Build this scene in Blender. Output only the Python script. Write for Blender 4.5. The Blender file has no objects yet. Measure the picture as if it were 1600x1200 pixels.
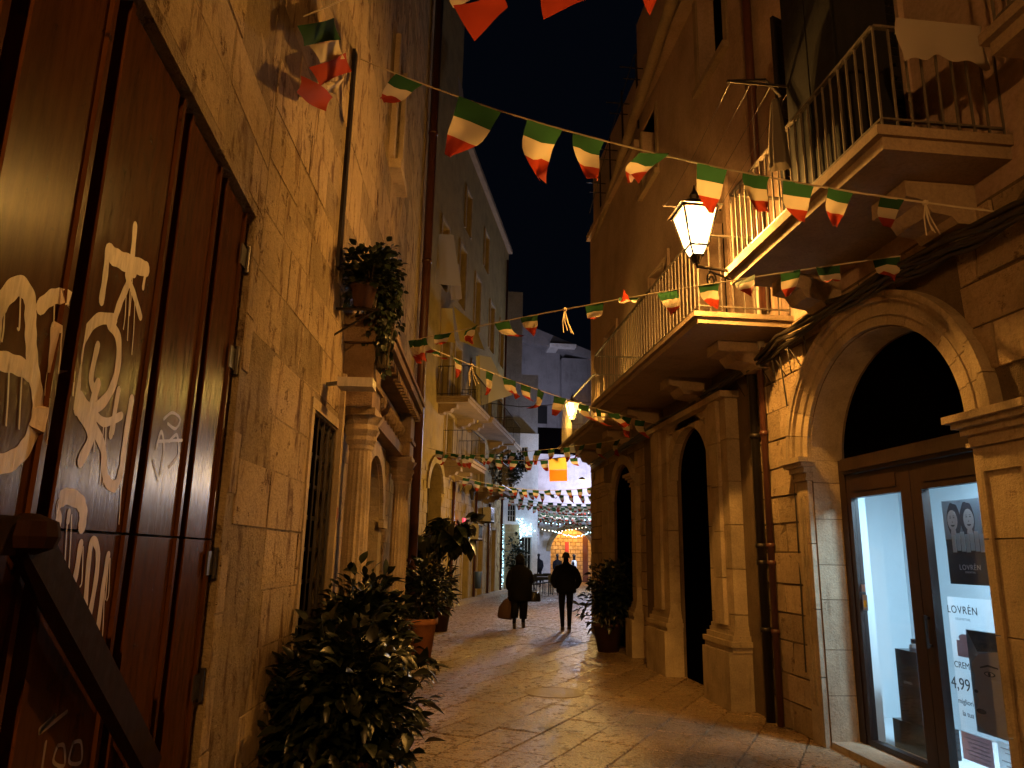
import bpy, bmesh, math, random
import numpy as np
from mathutils import Vector, Matrix, noise
random.seed(7)
PI = math.pi
S = bpy.context.scene
COL = S.collection
# ------------------------------------------------------------------ camera
F = 1150.0; CH = 1.65
yaw, pitch, roll = math.radians(6.0), math.radians(13.1), math.radians(1.15)
fw = Vector((math.sin(yaw)*math.cos(pitch), math.cos(yaw)*math.cos(pitch), math.sin(pitch)))
r0 = Vector((math.cos(yaw), -math.sin(yaw), 0)); u0 = r0.cross(fw)
cr = r0*math.cos(roll)+u0*math.sin(roll); cu = u0*math.cos(roll)-r0*math.sin(roll)
cam = bpy.data.objects.new('camera', bpy.data.cameras.new('camera'))
COL.objects.link(cam)
M4 = Matrix((( cr.x, cu.x, -fw.x, 0), (cr.y, cu.y, -fw.y, 0), (cr.z, cu.z, -fw.z, CH), (0, 0, 0, 1)))
cam.matrix_world = M4
cam.data.sensor_width = 36; cam.data.lens = F/1600*36
cam.data.clip_start = 0.05; cam.data.clip_end = 600
S.camera = cam
# ------------------------------------------------------------------ night sky, exposure
w = bpy.data.worlds.new('World'); S.world = w; w.use_nodes = True
nt = w.node_tree; nt.nodes.clear()
bg = nt.nodes.new('ShaderNodeBackground'); bg.inputs['Color'].default_value = (.0008, .0013, .0027, 1); bg.inputs['Strength'].default_value = 1.0
wo = nt.nodes.new('ShaderNodeOutputWorld')
nt.links.new(bg.outputs[0], wo.inputs[0])
S.view_settings.view_transform = 'Standard'; S.view_settings.look = 'None'
S.view_settings.exposure = 0.0; S.view_settings.gamma = 1.0; S.view_settings.use_curve_mapping = False
S.cycles.max_bounces = 6; S.cycles.diffuse_bounces = 4; S.cycles.glossy_bounces = 3
S.cycles.transparent_max_bounces = 12; S.cycles.caustics_reflective = False; S.cycles.caustics_refractive = False
S.cycles.sample_clamp_indirect = 3.0; S.cycles.use_denoising = True
try: S.cycles.denoiser = 'OPENIMAGEDENOISE'
except Exception: pass

# ------------------------------------------------------------------ tools
WM = {}            # world matrices of what has been built, by object name
def setp(o, label=None, cat=None, group=None, kind=None):
    if label: o['label'] = label
    if cat: o['category'] = cat
    if group: o['group'] = group
    if kind: o['kind'] = kind
    return o
def par(o, p):
    if p is not None:
        o.parent = p
        o.matrix_parent_inverse = WM[p.name].inverted()
def thing(name, loc, label, cat, group=None):
    o = bpy.data.objects.new(name, None); COL.objects.link(o)
    o.empty_display_size = .1; o.location = loc
    WM[o.name] = Matrix.Translation(Vector(loc))
    return setp(o, label, cat, group)
class MB:
    def __init__(s): s.v = []; s.f = []; s.m = []
    def add(s, vs, fs, mi=0):
        n = len(s.v); s.v += [tuple(v) for v in vs]
        for f in fs: s.f.append(tuple(i+n for i in f)); s.m.append(mi)
        return s
    def box(s, a, b, T=None, mi=0):
        x0, y0, z0 = [min(a[i], b[i]) for i in range(3)]; x1, y1, z1 = [max(a[i], b[i]) for i in range(3)]
        vs = [(x0,y0,z0),(x1,y0,z0),(x1,y1,z0),(x0,y1,z0),(x0,y0,z1),(x1,y0,z1),(x1,y1,z1),(x0,y1,z1)]
        if T: vs = [T(*v) for v in vs]
        return s.add(vs, [(0,3,2,1),(4,5,6,7),(0,1,5,4),(1,2,6,5),(2,3,7,6),(3,0,4,7)], mi)
    def bar(s, p, q, w=.02, h=None, up=(0,0,1), mi=0):
        p = Vector(p); q = Vector(q); h = h or w; d = (q-p).normalized(); u = Vector(up)
        if abs(d.dot(u)) > .98: u = Vector((1,0,0))
        a = d.cross(u).normalized(); b = a.cross(d).normalized(); vs = []
        for c in (p, q):
            for i, j in ((-1,-1),(1,-1),(1,1),(-1,1)): vs.append(c+a*(w/2*i)+b*(h/2*j))
        return s.add(vs, [(0,3,2,1),(4,5,6,7),(0,1,5,4),(1,2,6,5),(2,3,7,6),(3,0,4,7)], mi)
    def tube(s, pts, r=.01, n=8, mi=0, cap=True):
        pts = [Vector(p) for p in pts]; rs = r if isinstance(r, (list, tuple)) else [r]*len(pts)
        rings = []; pa = None
        for i, p in enumerate(pts):
            d = (pts[min(i+1, len(pts)-1)]-pts[max(i-1, 0)]).normalized()
            if pa is None:
                u = Vector((0,0,1)) if abs(d.z) < .9 else Vector((1,0,0))
                pa = d.cross(u).normalized()
            a = (pa-d*pa.dot(d)).normalized(); pa = a; b = d.cross(a)
            rings.append([p+(a*math.cos(2*PI*k/n)+b*math.sin(2*PI*k/n))*rs[i] for k in range(n)])
        vs = [v for g in rings for v in g]; fs = []
        for i in range(len(pts)-1):
            for k in range(n): fs.append((i*n+k, i*n+(k+1)%n, (i+1)*n+(k+1)%n, (i+1)*n+k))
        if cap: fs.append(tuple(range(n))[::-1]); fs.append(tuple((len(pts)-1)*n+k for k in range(n)))
        return s.add(vs, fs, mi)
    def lathe(s, prof, c=(0,0,0), n=24, mi=0, flute=None):
        vs = []; fs = []
        for r, z in prof:
            for k in range(n):
                a = 2*PI*k/n; rr = r*(flute(k, z) if flute else 1)
                vs.append((c[0]+rr*math.cos(a), c[1]+rr*math.sin(a), c[2]+z))
        m = len(prof)
        for i in range(m-1):
            for k in range(n): fs.append((i*n+k, i*n+(k+1)%n, (i+1)*n+(k+1)%n, (i+1)*n+k))
        fs.append(tuple(range(n))[::-1]); fs.append(tuple((m-1)*n+k for k in range(n)))
        return s.add(vs, fs, mi)
    def prism(s, poly, h0, h1, T, mi=0):      # poly in (u,v); extruded along w
        n = len(poly); vs = [T(u, v, h0) for u, v in poly]+[T(u, v, h1) for u, v in poly]
        fs = [tuple(range(n))[::-1], tuple(range(n, 2*n))]+[(i, (i+1)%n, (i+1)%n+n, i+n) for i in range(n)]
        return s.add(vs, fs, mi)
    def build(s, name, mats, parent=None, smooth=False, kind=None, label=None):
        me = bpy.data.meshes.new(name); me.from_pydata(s.v, [], s.f)
        if not isinstance(mats, (list, tuple)): mats = [mats]
        for m in mats: me.materials.append(m)
        if len(mats) > 1: me.polygons.foreach_set('material_index', s.m)
        bm = bmesh.new(); bm.from_mesh(me); bmesh.ops.recalc_face_normals(bm, faces=bm.faces); bm.to_mesh(me); bm.free()
        if smooth: me.polygons.foreach_set('use_smooth', [True]*len(me.polygons))
        o = bpy.data.objects.new(name, me); COL.objects.link(o); WM[o.name] = Matrix.Identity(4)
        par(o, parent)
        if kind: o['kind'] = kind
        if label: o['label'] = label
        return o
def solo(mb, name, mat, label, cat, group=None, smooth=False):
    return setp(mb.build(name, mat, None, smooth), label, cat, group)
def inst(me, name, mat4, parent, label=None):
    o = bpy.data.objects.new(name, me); COL.objects.link(o)
    o.matrix_world = mat4; WM[o.name] = mat4.copy()
    if parent is not None:
        o.parent = parent; o.matrix_parent_inverse = WM[parent.name].inverted(); o.matrix_basis = mat4
    if label: o['label'] = label
    return o
def mesh_of(mb, name, mats, smooth=False):
    me = bpy.data.meshes.new(name); me.from_pydata(mb.v, [], mb.f)
    if not isinstance(mats, (list, tuple)): mats = [mats]
    for m in mats: me.materials.append(m)
    if len(mats) > 1: me.polygons.foreach_set('material_index', mb.m)
    if smooth: me.polygons.foreach_set('use_smooth', [True]*len(me.polygons))
    return me
class Frame:        # facade: u along the wall, v up, w out towards the street
    def __init__(s, o, d, side):
        s.o = Vector((o[0], o[1], 0)); s.d = Vector((d[0], d[1], 0)).normalized()
        s.n = Vector((s.d.y, -s.d.x, 0))*side
    def __call__(s, u, v, w=0):
        p = s.o+s.d*u+s.n*w; return (p.x, p.y, v)
    def mat(s, u, v, w=0, ang=0):     # local x=u, y=out(w), z=up
        m = Matrix((( s.d.x, s.n.x, 0, 0), (s.d.y, s.n.y, 0, 0), (0, 0, 1, 0), (0, 0, 0, 1)))
        return Matrix.Translation(s(u, v, w)) @ m @ Matrix.Rotation(ang, 4, 'Y')
R = Frame((3.7, 0), (0, 1), -1)          # right-hand facades
L0 = Frame((-1.1, 0), (0, 1), 1)         # boarded door wall
LB = Frame((-1.1, 4.3), (.75, 10.2), 1)  # lit wall
LD = Frame((-.83, 19.17), (2.4, 9), 1)   # row of balconies, bends right
Cc = Vector((0, 0, CH))
def proj(p):
    v = Vector(p)-Cc; z = v.dot(fw); return 800+F*v.dot(cr)/z, 600-F*v.dot(cu)/z

# ------------------------------------------------------------------ materials
def mat(name, col=(.5,.5,.5), rough=.7, metal=0, spec=.5):
    m = bpy.data.materials.new(name); m.use_nodes = True
    b = m.node_tree.nodes['Principled BSDF']
    b.inputs['Base Color'].default_value = (*col, 1); b.inputs['Roughness'].default_value = rough
    b.inputs['Metallic'].default_value = metal; b.inputs['Specular IOR Level'].default_value = spec
    return m, m.node_tree, b
def nd(nt, t, **k):
    n = nt.nodes.new(t)
    for a, v in k.items():
        if a in n.inputs.keys(): n.inputs[a].default_value = v
        else: setattr(n, a, v)
    return n
def ramp(nt, fac, stops):
    r = nt.nodes.new('ShaderNodeValToRGB'); e = r.color_ramp.elements
    while len(e) < len(stops): e.new(.5)
    for i, (p, c) in enumerate(stops):
        e[i].position = p; e[i].color = (*c, 1) if len(c) == 3 else c
    nt.links.new(fac, r.inputs[0]); return r.outputs[0]
def mixc(nt, a, b, f, mode='MIX'):
    m = nt.nodes.new('ShaderNodeMix'); m.data_type = 'RGBA'; m.blend_type = mode
    for i, x in ((6, a), (7, b), (0, f)):
        if hasattr(x, 'is_linked'): nt.links.new(x, m.inputs[i])
        else: m.inputs[i].default_value = x if i == 0 else (*x, 1)
    return m.outputs[2]
def stone(name, base, dark, scale=1., bump=.5, rough=.85, streak=0., pits=.5, vary=.25, spec=.3, fine=30):
    m, nt, b = mat(name, base, rough, 0, spec); L = nt.links.new
    g = nd(nt, 'ShaderNodeNewGeometry'); oi = nd(nt, 'ShaderNodeObjectInfo')
    mp = nd(nt, 'ShaderNodeMapping'); mp.inputs['Scale'].default_value = (scale,)*3; L(g.outputs['Position'], mp.inputs[0])
    ms = nd(nt, 'ShaderNodeMapping'); ms.inputs['Scale'].default_value = ((2.2*scale, 2.2*scale, .62*scale) if streak > .7 else (3*scale, 3*scale, .35*scale)); L(g.outputs['Position'], ms.inputs[0])
    n1 = nd(nt, 'ShaderNodeTexNoise', Scale=1.6, Detail=8., Roughness=.62); L(mp.outputs[0], n1.inputs['Vector'])
    n2 = nd(nt, 'ShaderNodeTexNoise', Scale=float(fine), Detail=6., Roughness=.7); L(mp.outputs[0], n2.inputs['Vector'])
    n3 = nd(nt, 'ShaderNodeTexNoise', Scale=3.0, Detail=7., Roughness=.62, Distortion=.7 if streak > .7 else 0.); L(ms.outputs[0], n3.inputs['Vector'])
    v1 = nd(nt, 'ShaderNodeTexVoronoi', Scale=14.); L(mp.outputs[0], v1.inputs['Vector'])
    lo = tuple(c*.72 for c in base)
    c1 = ramp(nt, n1.outputs[0], [(.3, lo), (.52, base), (.75, tuple(min(1, c*1.15) for c in base))])
    f2 = ramp(nt, n2.outputs[0], [(.35, (.62,)*3), (.6, (1,)*3)])
    c2 = mixc(nt, c1, f2, .55, 'MULTIPLY')
    st = ramp(nt, n3.outputs[0], [(.34, (1,)*3), (.47, (0,)*3)] if streak > .7 else [(.30, (1,)*3), (.44, (0,)*3)])
    sm = nd(nt, 'ShaderNodeMath', operation='MULTIPLY'); L(st, sm.inputs[0]); sm.inputs[1].default_value = streak
    c3 = mixc(nt, c2, dark, sm.outputs[0])
    n4 = nd(nt, 'ShaderNodeTexNoise', Scale=5., Detail=5., Roughness=.75); L(mp.outputs[0], n4.inputs['Vector'])
    pt = ramp(nt, n4.outputs[0], [(.33, (1,)*3), (.41, (0,)*3)] if pits > .65 else [(.27, (1,)*3), (.36, (0,)*3)])
    pm = nd(nt, 'ShaderNodeMath', operation='MULTIPLY'); L(pt, pm.inputs[0]); pm.inputs[1].default_value = pits
    c4 = mixc(nt, c3, dark, pm.outputs[0])
    rr = nd(nt, 'ShaderNodeMapRange'); L(oi.outputs['Random'], rr.inputs[0])
    rr.inputs[3].default_value = 1-vary; rr.inputs[4].default_value = 1+vary*.4
    c5 = mixc(nt, c4, rr.outputs[0], 1., 'MULTIPLY'); L(c5, b.inputs['Base Color'])
    a = nd(nt, 'ShaderNodeMath', operation='ADD'); L(n2.outputs[0], a.inputs[0])
    h = nd(nt, 'ShaderNodeMath', operation='MULTIPLY_ADD'); L(n1.outputs[0], h.inputs[0]); h.inputs[1].default_value = 3.; L(a.outputs[0], h.inputs[2])
    L(n3.outputs[0], a.inputs[1])
    h2 = nd(nt, 'ShaderNodeMath', operation='SUBTRACT'); L(h.outputs[0], h2.inputs[0]); L(pm.outputs[0], h2.inputs[1])
    bp = nd(nt, 'ShaderNodeBump', Strength=bump, Distance=.045 if pits > .65 else .02); L(h2.outputs[0], bp.inputs['Height']); L(bp.outputs[0], b.inputs['Normal'])
    return m
def painted(name, col, rough=.45, wear=(.02,.012,.006), amt=.5, scale=1., spec=.5, metal=0, bs=.25):
    m, nt, b = mat(name, col, rough, metal, spec); L = nt.links.new
    g = nd(nt, 'ShaderNodeNewGeometry'); ms = nd(nt, 'ShaderNodeMapping'); ms.inputs['Scale'].default_value = (5*scale, 5*scale, .8*scale)
    L(g.outputs['Position'], ms.inputs[0])
    n1 = nd(nt, 'ShaderNodeTexNoise', Scale=4., Detail=8., Roughness=.7); L(ms.outputs[0], n1.inputs['Vector'])
    n2 = nd(nt, 'ShaderNodeTexNoise', Scale=9.*scale, Detail=6., Roughness=.75); L(g.outputs['Position'], n2.inputs['Vector'])
    c = ramp(nt, n1.outputs[0], [(.3, tuple(x*.6 for x in col)), (.55, col), (.8, tuple(min(1, x*1.25) for x in col))])
    f = ramp(nt, n2.outputs[0], [(.3, (1,)*3), (.38, (0,)*3)])
    fm = nd(nt, 'ShaderNodeMath', operation='MULTIPLY'); L(f, fm.inputs[0]); fm.inputs[1].default_value = amt
    L(mixc(nt, c, wear, fm.outputs[0]), b.inputs['Base Color'])
    r = nd(nt, 'ShaderNodeMapRange'); L(n2.outputs[0], r.inputs[0]); r.inputs[3].default_value = rough*1.4; r.inputs[4].default_value = rough*.6
    L(r.outputs[0], b.inputs['Roughness'])
    bp = nd(nt, 'ShaderNodeBump', Strength=bs, Distance=.01); L(n1.outputs[0], bp.inputs['Height']); L(bp.outputs[0], b.inputs['Normal'])
    return m
def emis(name, col, st):
    m, nt, b = mat(name, col, .5)
    b.inputs['Emission Color'].default_value = (*col, 1); b.inputs['Emission Strength'].default_value = st
    return m
def cloth(name, col, tr=.35):
    m, nt, b = mat(name, col, .8, 0, .2); L = nt.links.new
    t = nd(nt, 'ShaderNodeBsdfTranslucent'); t.inputs[0].default_value = (*col, 1)
    n = nd(nt, 'ShaderNodeTexNoise', Scale=60.); bp = nd(nt, 'ShaderNodeBump', Strength=.2, Distance=.004); L(n.outputs[0], bp.inputs['Height']); L(bp.outputs[0], b.inputs['Normal'])
    x = nd(nt, 'ShaderNodeMixShader'); x.inputs[0].default_value = tr; L(b.outputs[0], x.inputs[1]); L(t.outputs[0], x.inputs[2])
    L(x.outputs[0], nt.nodes['Material Output'].inputs[0]); return m
def clear(name, tint=(1,1,1), gl=.06, em=None):
    m = bpy.data.materials.new(name); m.use_nodes = True; nt = m.node_tree; nt.nodes.clear(); L = nt.links.new
    t = nd(nt, 'ShaderNodeBsdfTransparent'); t.inputs[0].default_value = (*tint, 1)
    g = nd(nt, 'ShaderNodeBsdfGlossy'); g.inputs['Roughness'].default_value = .03
    x = nd(nt, 'ShaderNodeMixShader'); x.inputs[0].default_value = gl; L(t.outputs[0], x.inputs[1]); L(g.outputs[0], x.inputs[2]); out = x.outputs[0]
    if em:
        e = nd(nt, 'ShaderNodeEmission'); e.inputs[0].default_value = (*em[0], 1); e.inputs[1].default_value = em[1]
        a = nd(nt, 'ShaderNodeAddShader'); L(out, a.inputs[0]); L(e.outputs[0], a.inputs[1]); out = a.outputs[0]
    o = nd(nt, 'ShaderNodeOutputMaterial'); L(out, o.inputs[0]); return m
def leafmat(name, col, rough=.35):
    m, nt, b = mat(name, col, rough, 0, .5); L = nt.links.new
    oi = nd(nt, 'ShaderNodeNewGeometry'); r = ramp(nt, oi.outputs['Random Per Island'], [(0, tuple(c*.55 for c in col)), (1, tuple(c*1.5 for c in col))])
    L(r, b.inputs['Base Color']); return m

MT = dict(
    wallL=stone('weathered_limestone', (.46,.345,.21), (.105,.048,.022), 1., .9, .92, .9, .85, .03, fine=34),
    wallLm=stone('limestone_joint_fill', (.33,.25,.15), (.10,.05,.025), 1.3, .9, .95, .8, .7, 0),
    wallR=stone('cut_limestone', (.50,.37,.23), (.12,.07,.04), 1.4, .8, .88, .3, .7, .30, fine=26),
    wallRm=stone('dark_mortar', (.17,.12,.075), (.05,.03,.02), 2, .9, .95, .2, .6, 0),
    trim=stone('dressed_limestone', (.46,.36,.24), (.13,.08,.045), 1.8, .65, .85, .35, .55, .18),
    trimD=stone('brown_carved_stone', (.27,.18,.11), (.05,.025,.015), 2.2, .8, .85, .4, .6, .1),  # darker, browner stone tone for the carved entablature
    plaster=stone('brown_plaster', (.44,.31,.24), (.2,.13,.09), .8, .5, .9, .25, .15, .0),
    groundj=stone('paving_joint_dirt', (.16,.11,.065), (.06,.04,.02), 3, .5, .8, .2, .4, 0), drainlid=stone('worn_lid', (.25,.17,.10), (.03,.02,.012), 3, .8, .5, .3, .6, 0, .5), slab=stone('balcony_stone', (.34,.25,.17), (.13,.08,.05), 1.2, .3, .85, .3, .25, .05),
    wallD=stone('yellow_limestone', (.42,.30,.12), (.13,.085,.035), 1.2, .5, .85, .4, .45, .15),
    grey=stone('grey_plaster', (.26,.25,.27), (.11,.10,.11), .5, .3, .9, .5, .2, .0),
    white=stone('white_render', (.78,.77,.78), (.42,.41,.43), .7, .2, .85, .35, .15, .05),
    amber=stone('arch_brick_stone', (.48,.36,.2), (.2,.13,.06), 1.5, .5, .85, .2, .3, .25),
    door=painted('brown_door_paint', (.060,.021,.006), .24, (.012,.005,.003), .95, 1.3, .045, 0, .16),
    doorD=painted('dark_door_groove', (.03,.012,.006), .5),
    bar=painted('dark_red_bar', (.014,.005,.004), .8, (.008,.004,.003), .4, 1., .06),
    spray=painted('white_spray_paint', (.46,.37,.29), .45, (.16,.10,.06), .35, 2.2),
    spray2=painted('thin_grey_scrawl', (.20,.15,.12), .4, (.06,.03,.02), .6, 4),
    spray3=painted('red_scrawl', (.25,.03,.02), .6),
    wood=painted('shop_door_wood', (.019,.008,.005), .42, (.02,.008,.005), .3),
    black=mat('near_black_void', (.0015,.0012,.0015), 1., 0, 0.)[0],  # flat blackness painted for unlit openings, fanlight and roof terrace
    shut=painted('dark_green_shutter', (.011,.011,.014), .6, (.006,.006,.006), .3, 1., .2),
    shutD=painted('dark_brown_shutter', (.03,.022,.016), .6, (.01,.008,.006), .3, 1., .2), shutL=painted('brown_shutter', (.10,.06,.035), .5, (.03,.02,.012), .3),
    iron=painted('dark_iron', (.035,.028,.025), .4, (.06,.03,.015), .4, 3, .5, .6),
    rail=painted('grey_rail_paint', (.13,.11,.095), .45, (.08,.04,.02), .5, 4, .5, .2),
    pipe=painted('rust_red_pipe', (.085,.03,.02), .4, (.04,.015,.01), .4, 2),
    pvc=painted('pale_pvc', (.5,.45,.38), .4, (.2,.15,.1), .3, 2),
    cable=mat('black_cable', (.02,.015,.012), .5)[0],
    green=cloth('flag_green', (.022,.075,.03)), whitec=cloth('flag_white', (.52,.45,.33)), red=cloth('flag_red', (.30,.035,.015)),
    rope=mat('cream_cord', (.5,.42,.3), .8)[0],
    linen=cloth('linen', (.42,.36,.30), .25), awning=cloth('ochre_awning', (.62,.46,.12), .4), awningp=cloth('pale_awning', (.55,.46,.26), .4), awn_dark=cloth('dark_canvas', (.12,.10,.085), .2), orange=cloth('orange_cloth', (.85,.22,.02), .7), yellow=cloth('yellow_cloth', (.9,.55,.12), .7),
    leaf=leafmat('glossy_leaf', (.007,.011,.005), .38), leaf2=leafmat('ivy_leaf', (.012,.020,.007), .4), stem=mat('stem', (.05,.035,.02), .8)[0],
    terra=stone('terracotta', (.42,.17,.075), (.2,.08,.04), 4, .2, .7, .2, .2, 0), pot2=stone('dark_clay', (.06,.026,.018), (.03,.015,.01), 4, .2, .6, .2, .2, 0),
    soil=mat('soil', (.02,.012,.008), .95)[0],
    glass=clear('shop_glass', (.93,.96,.97), .07), lglass=clear('lantern_glass', (1,.95,.85), .04, ((1.,.70,.36), 3.6)),
    lglass2=clear('far_lantern_glass', (1,.95,.8), .04, ((1.,.66,.20), 4.)),
    bulb=emis('bulb', (1,.72,.4), 30), bulbw=emis('fairy_light', (.45,.85,1.), 9), bulby=emis('warm_fairy_light', (1,.85,.6), 7),
    disc=emis('ceiling_disc_light', (.72,.86,1.), 7), room=mat('shop_wall_paint', (.62,.66,.68), .8)[0], roomf=mat('shop_floor', (.35,.36,.37), .5)[0],
    paper=cloth('white_paper', (.86,.87,.88), .75), ink=mat('black_ink', (.012,.014,.02), .5)[0], slate=cloth('poster_slate', (.045,.06,.075), .3),
    pgrey=cloth('poster_grey', (.34,.38,.42), .4), skin1=cloth('printed_skin', (.62,.54,.52), .4), skin2=cloth('printed_skin_shade', (.50,.44,.45), .4), skin3=mat('printed_hair', (.03,.03,.04), .5)[0],
    pink=cloth('printed_pink', (.68,.52,.55), .5), blackg=mat('black_gloss', (.015,.016,.02), .25)[0], silver=mat('silver', (.5,.52,.55), .3, .8)[0],
    yell=mat('sticker_yellow', (.6,.5,.08), .5)[0],
    coat=mat('dark_coat', (.006,.0055,.007), .9, 0, .12)[0], trous=mat('dark_trousers', (.006,.006,.010), .9, 0, .12)[0], skin=mat('skin', (.30,.17,.11), .6)[0], hair=mat('dark_hair', (.01,.008,.006), .6)[0],
    shoe=mat('shoe', (.03,.022,.02), .5)[0], sole=mat('pale_sole', (.4,.36,.34), .6)[0], bag=mat('tan_bag', (.075,.04,.03), .8, 0, .2)[0],
    signw=mat('sign_white', (.7,.72,.75), .5)[0], signr=mat('sign_red', (.35,.03,.03), .5)[0], chair=mat('dark_chair', (.02,.022,.028), .4)[0], table=mat('dark_table', (.03,.035,.045), .35)[0],
    acm=painted('ac_casing', (.40,.35,.25), .5, (.2,.15,.08), .3, 3), blue=mat('blue_plastic', (.03,.07,.25), .5)[0], pinkl=emis('pink_sign', (1,.06,.12), .8),
)
def ray(px, py): return (fw*F+cr*(px-800)-cu*(py-600))
def onL0(px, py, w=-.028):
    d = ray(px, py); t = (-1.1+w-Cc.x)/d.x; p = Cc+d*t; return p.y, p.z
# ------------------------------------------------------------------ paving
def paving_mat():
    m, nt, b = mat('polished_paving', (.3,.22,.14), .3, 0, .5); L = nt.links.new
    g = nd(nt, 'ShaderNodeNewGeometry'); oi = nd(nt, 'ShaderNodeObjectInfo'); P = g.outputs['Position']
    n1 = nd(nt, 'ShaderNodeTexNoise', Scale=1.1, Detail=6., Roughness=.6); L(P, n1.inputs['Vector'])
    n2 = nd(nt, 'ShaderNodeTexNoise', Scale=40., Detail=3., Roughness=.7); L(P, n2.inputs['Vector'])
    n3 = nd(nt, 'ShaderNodeTexNoise', Scale=9., Detail=5., Roughness=.7); L(P, n3.inputs['Vector'])
    c = ramp(nt, n1.outputs[0], [(.3, (.27,.18,.095)), (.55, (.42,.29,.16)), (.75, (.50,.36,.21))])
    f = ramp(nt, n2.outputs[0], [(.40, (.22,)*3), (.56, (1.15,)*3)]); c = mixc(nt, c, f, .85, 'MULTIPLY')
    f3 = ramp(nt, n3.outputs[0], [(.3, (.6,)*3), (.5, (1,)*3)]); c = mixc(nt, c, f3, .6, 'MULTIPLY')
    rr = nd(nt, 'ShaderNodeMapRange'); L(oi.outputs['Random'], rr.inputs[0]); rr.inputs[3].default_value = .85; rr.inputs[4].default_value = 1.06
    c = mixc(nt, c, rr.outputs[0], 1., 'MULTIPLY'); L(c, b.inputs['Base Color'])
    r = nd(nt, 'ShaderNodeMapRange'); L(n3.outputs[0], r.inputs[0]); r.inputs[1].default_value = .3; r.inputs[2].default_value = .7
    r.inputs[3].default_value = .18; r.inputs[4].default_value = .42; L(r.outputs[0], b.inputs['Roughness'])
    a = nd(nt, 'ShaderNodeMath', operation='MULTIPLY_ADD'); L(n3.outputs[0], a.inputs[0]); a.inputs[1].default_value = .8; L(n2.outputs[0], a.inputs[2])
    bp = nd(nt, 'ShaderNodeBump', Strength=1., Distance=.028); L(a.outputs[0], bp.inputs['Height']); L(bp.outputs[0], b.inputs['Normal'])
    return m
PAV = paving_mat()
street = MB(); street.box((-8, -12, -.30), (30, 110, -.035)); street = setp(street.build('street_ground', MT['groundj']), 'dark earth and joints under the street paving', None, None, 'structure')
def block_meshes(name, m, n, jit, ctr=.1, fj=.14):
    """unit stones: x,z in -.5...5, y is the face (0 back, 1 front)"""
    out = []
    for i in range(n):
        rs = random.Random(i+11*n); J = lambda a=jit: rs.uniform(-a, a); mb = MB(); vs = []
        for y, k in ((0, 1.), (.62, 1.), (1., .965)):
            for sx, sz in ((-1,-1),(1,-1),(1,1),(-1,1)):
                vs.append((sx*.5*k+J()*.4, y+(J(fj) if y == 1 else 0), sz*.5*k+J()*.6))
        vs.append((J()*4, 1.+J(ctr), J()*4))
        fs = [(0,1,5,4),(1,2,6,5),(2,3,7,6),(3,0,4,7),(4,5,9,8),(5,6,10,9),(6,7,11,10),(7,4,8,11),(8,9,12),(9,10,12),(10,11,12),(11,8,12)]
        mb.add(vs, fs); out.append(mesh_of(mb, name, m))
    return out
PM = block_meshes('paving_stone', PAV, 6, .004, .04, .06)
PMr = [(Matrix.Rotation(-PI/2, 4, 'X') @ Matrix.Scale(-1, 4, (0,0,1)))]
cnt = 0; far = MB()
ang = math.radians(58); ca, sa = math.cos(ang), math.sin(ang); rs = random.Random(5); cells = []
for i in range(-14, 120):
    v = i*.46; uu = -30+rs.uniform(0, .8)
    while uu < 90:
        ln = rs.choice((.55, .65, .75, .9)); cu_ = uu+ln/2
        x = 1.5+ca*cu_-sa*(v-8); y = 8+sa*cu_+ca*(v-8); uu += ln
        if -1.5 < x < 4.2+max(0, y-17)*.9 and 3 < y < 62 and x > -1.2+max(0, y-17)*.24-.3: cells.append((math.hypot(x-.5, y), x, y, ln, v))
cells.sort()
FX = Matrix(((1,0,0,0),(0,0,1,0),(0,1,0,0),(0,0,0,1)))
for k, (d, x, y, ln, v) in enumerate(cells):
    mt = Matrix.Translation((x, y, -.045+rs.uniform(-.003, .003))) @ Matrix.Rotation(ang, 4, 'Z') @ Matrix.Rotation(rs.uniform(-.0015, .0015), 4, 'X') @ FX @ Matrix.Diagonal((ln-.007, .046, .46-.007, 1))
    vis = 0
    if y > 5.2:
        X, Y = proj((x, y, 0)); vis = 380 < X < 1420 and Y < 1280
    if vis and cnt < 296: inst(PM[k % 6], 'paving_stone', mt, street); cnt += 1
    else: far.add([mt @ vv.co for vv in PM[k % 6].vertices], [tuple(p.vertices) for p in PM[k % 6].polygons])
far.build('paving_remainder', PAV, street, kind='stuff')
mh = MB(); mh.lathe([(.001, .003), (.33, .003), (.335, .007), (.37, .007), (.375, .0)], (1.62, 9.65, .001), 28)
solo(mh, 'manhole_cover', MT['drainlid'], 'round worn dark manhole cover set in the middle of the paving', 'manhole cover')

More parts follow.
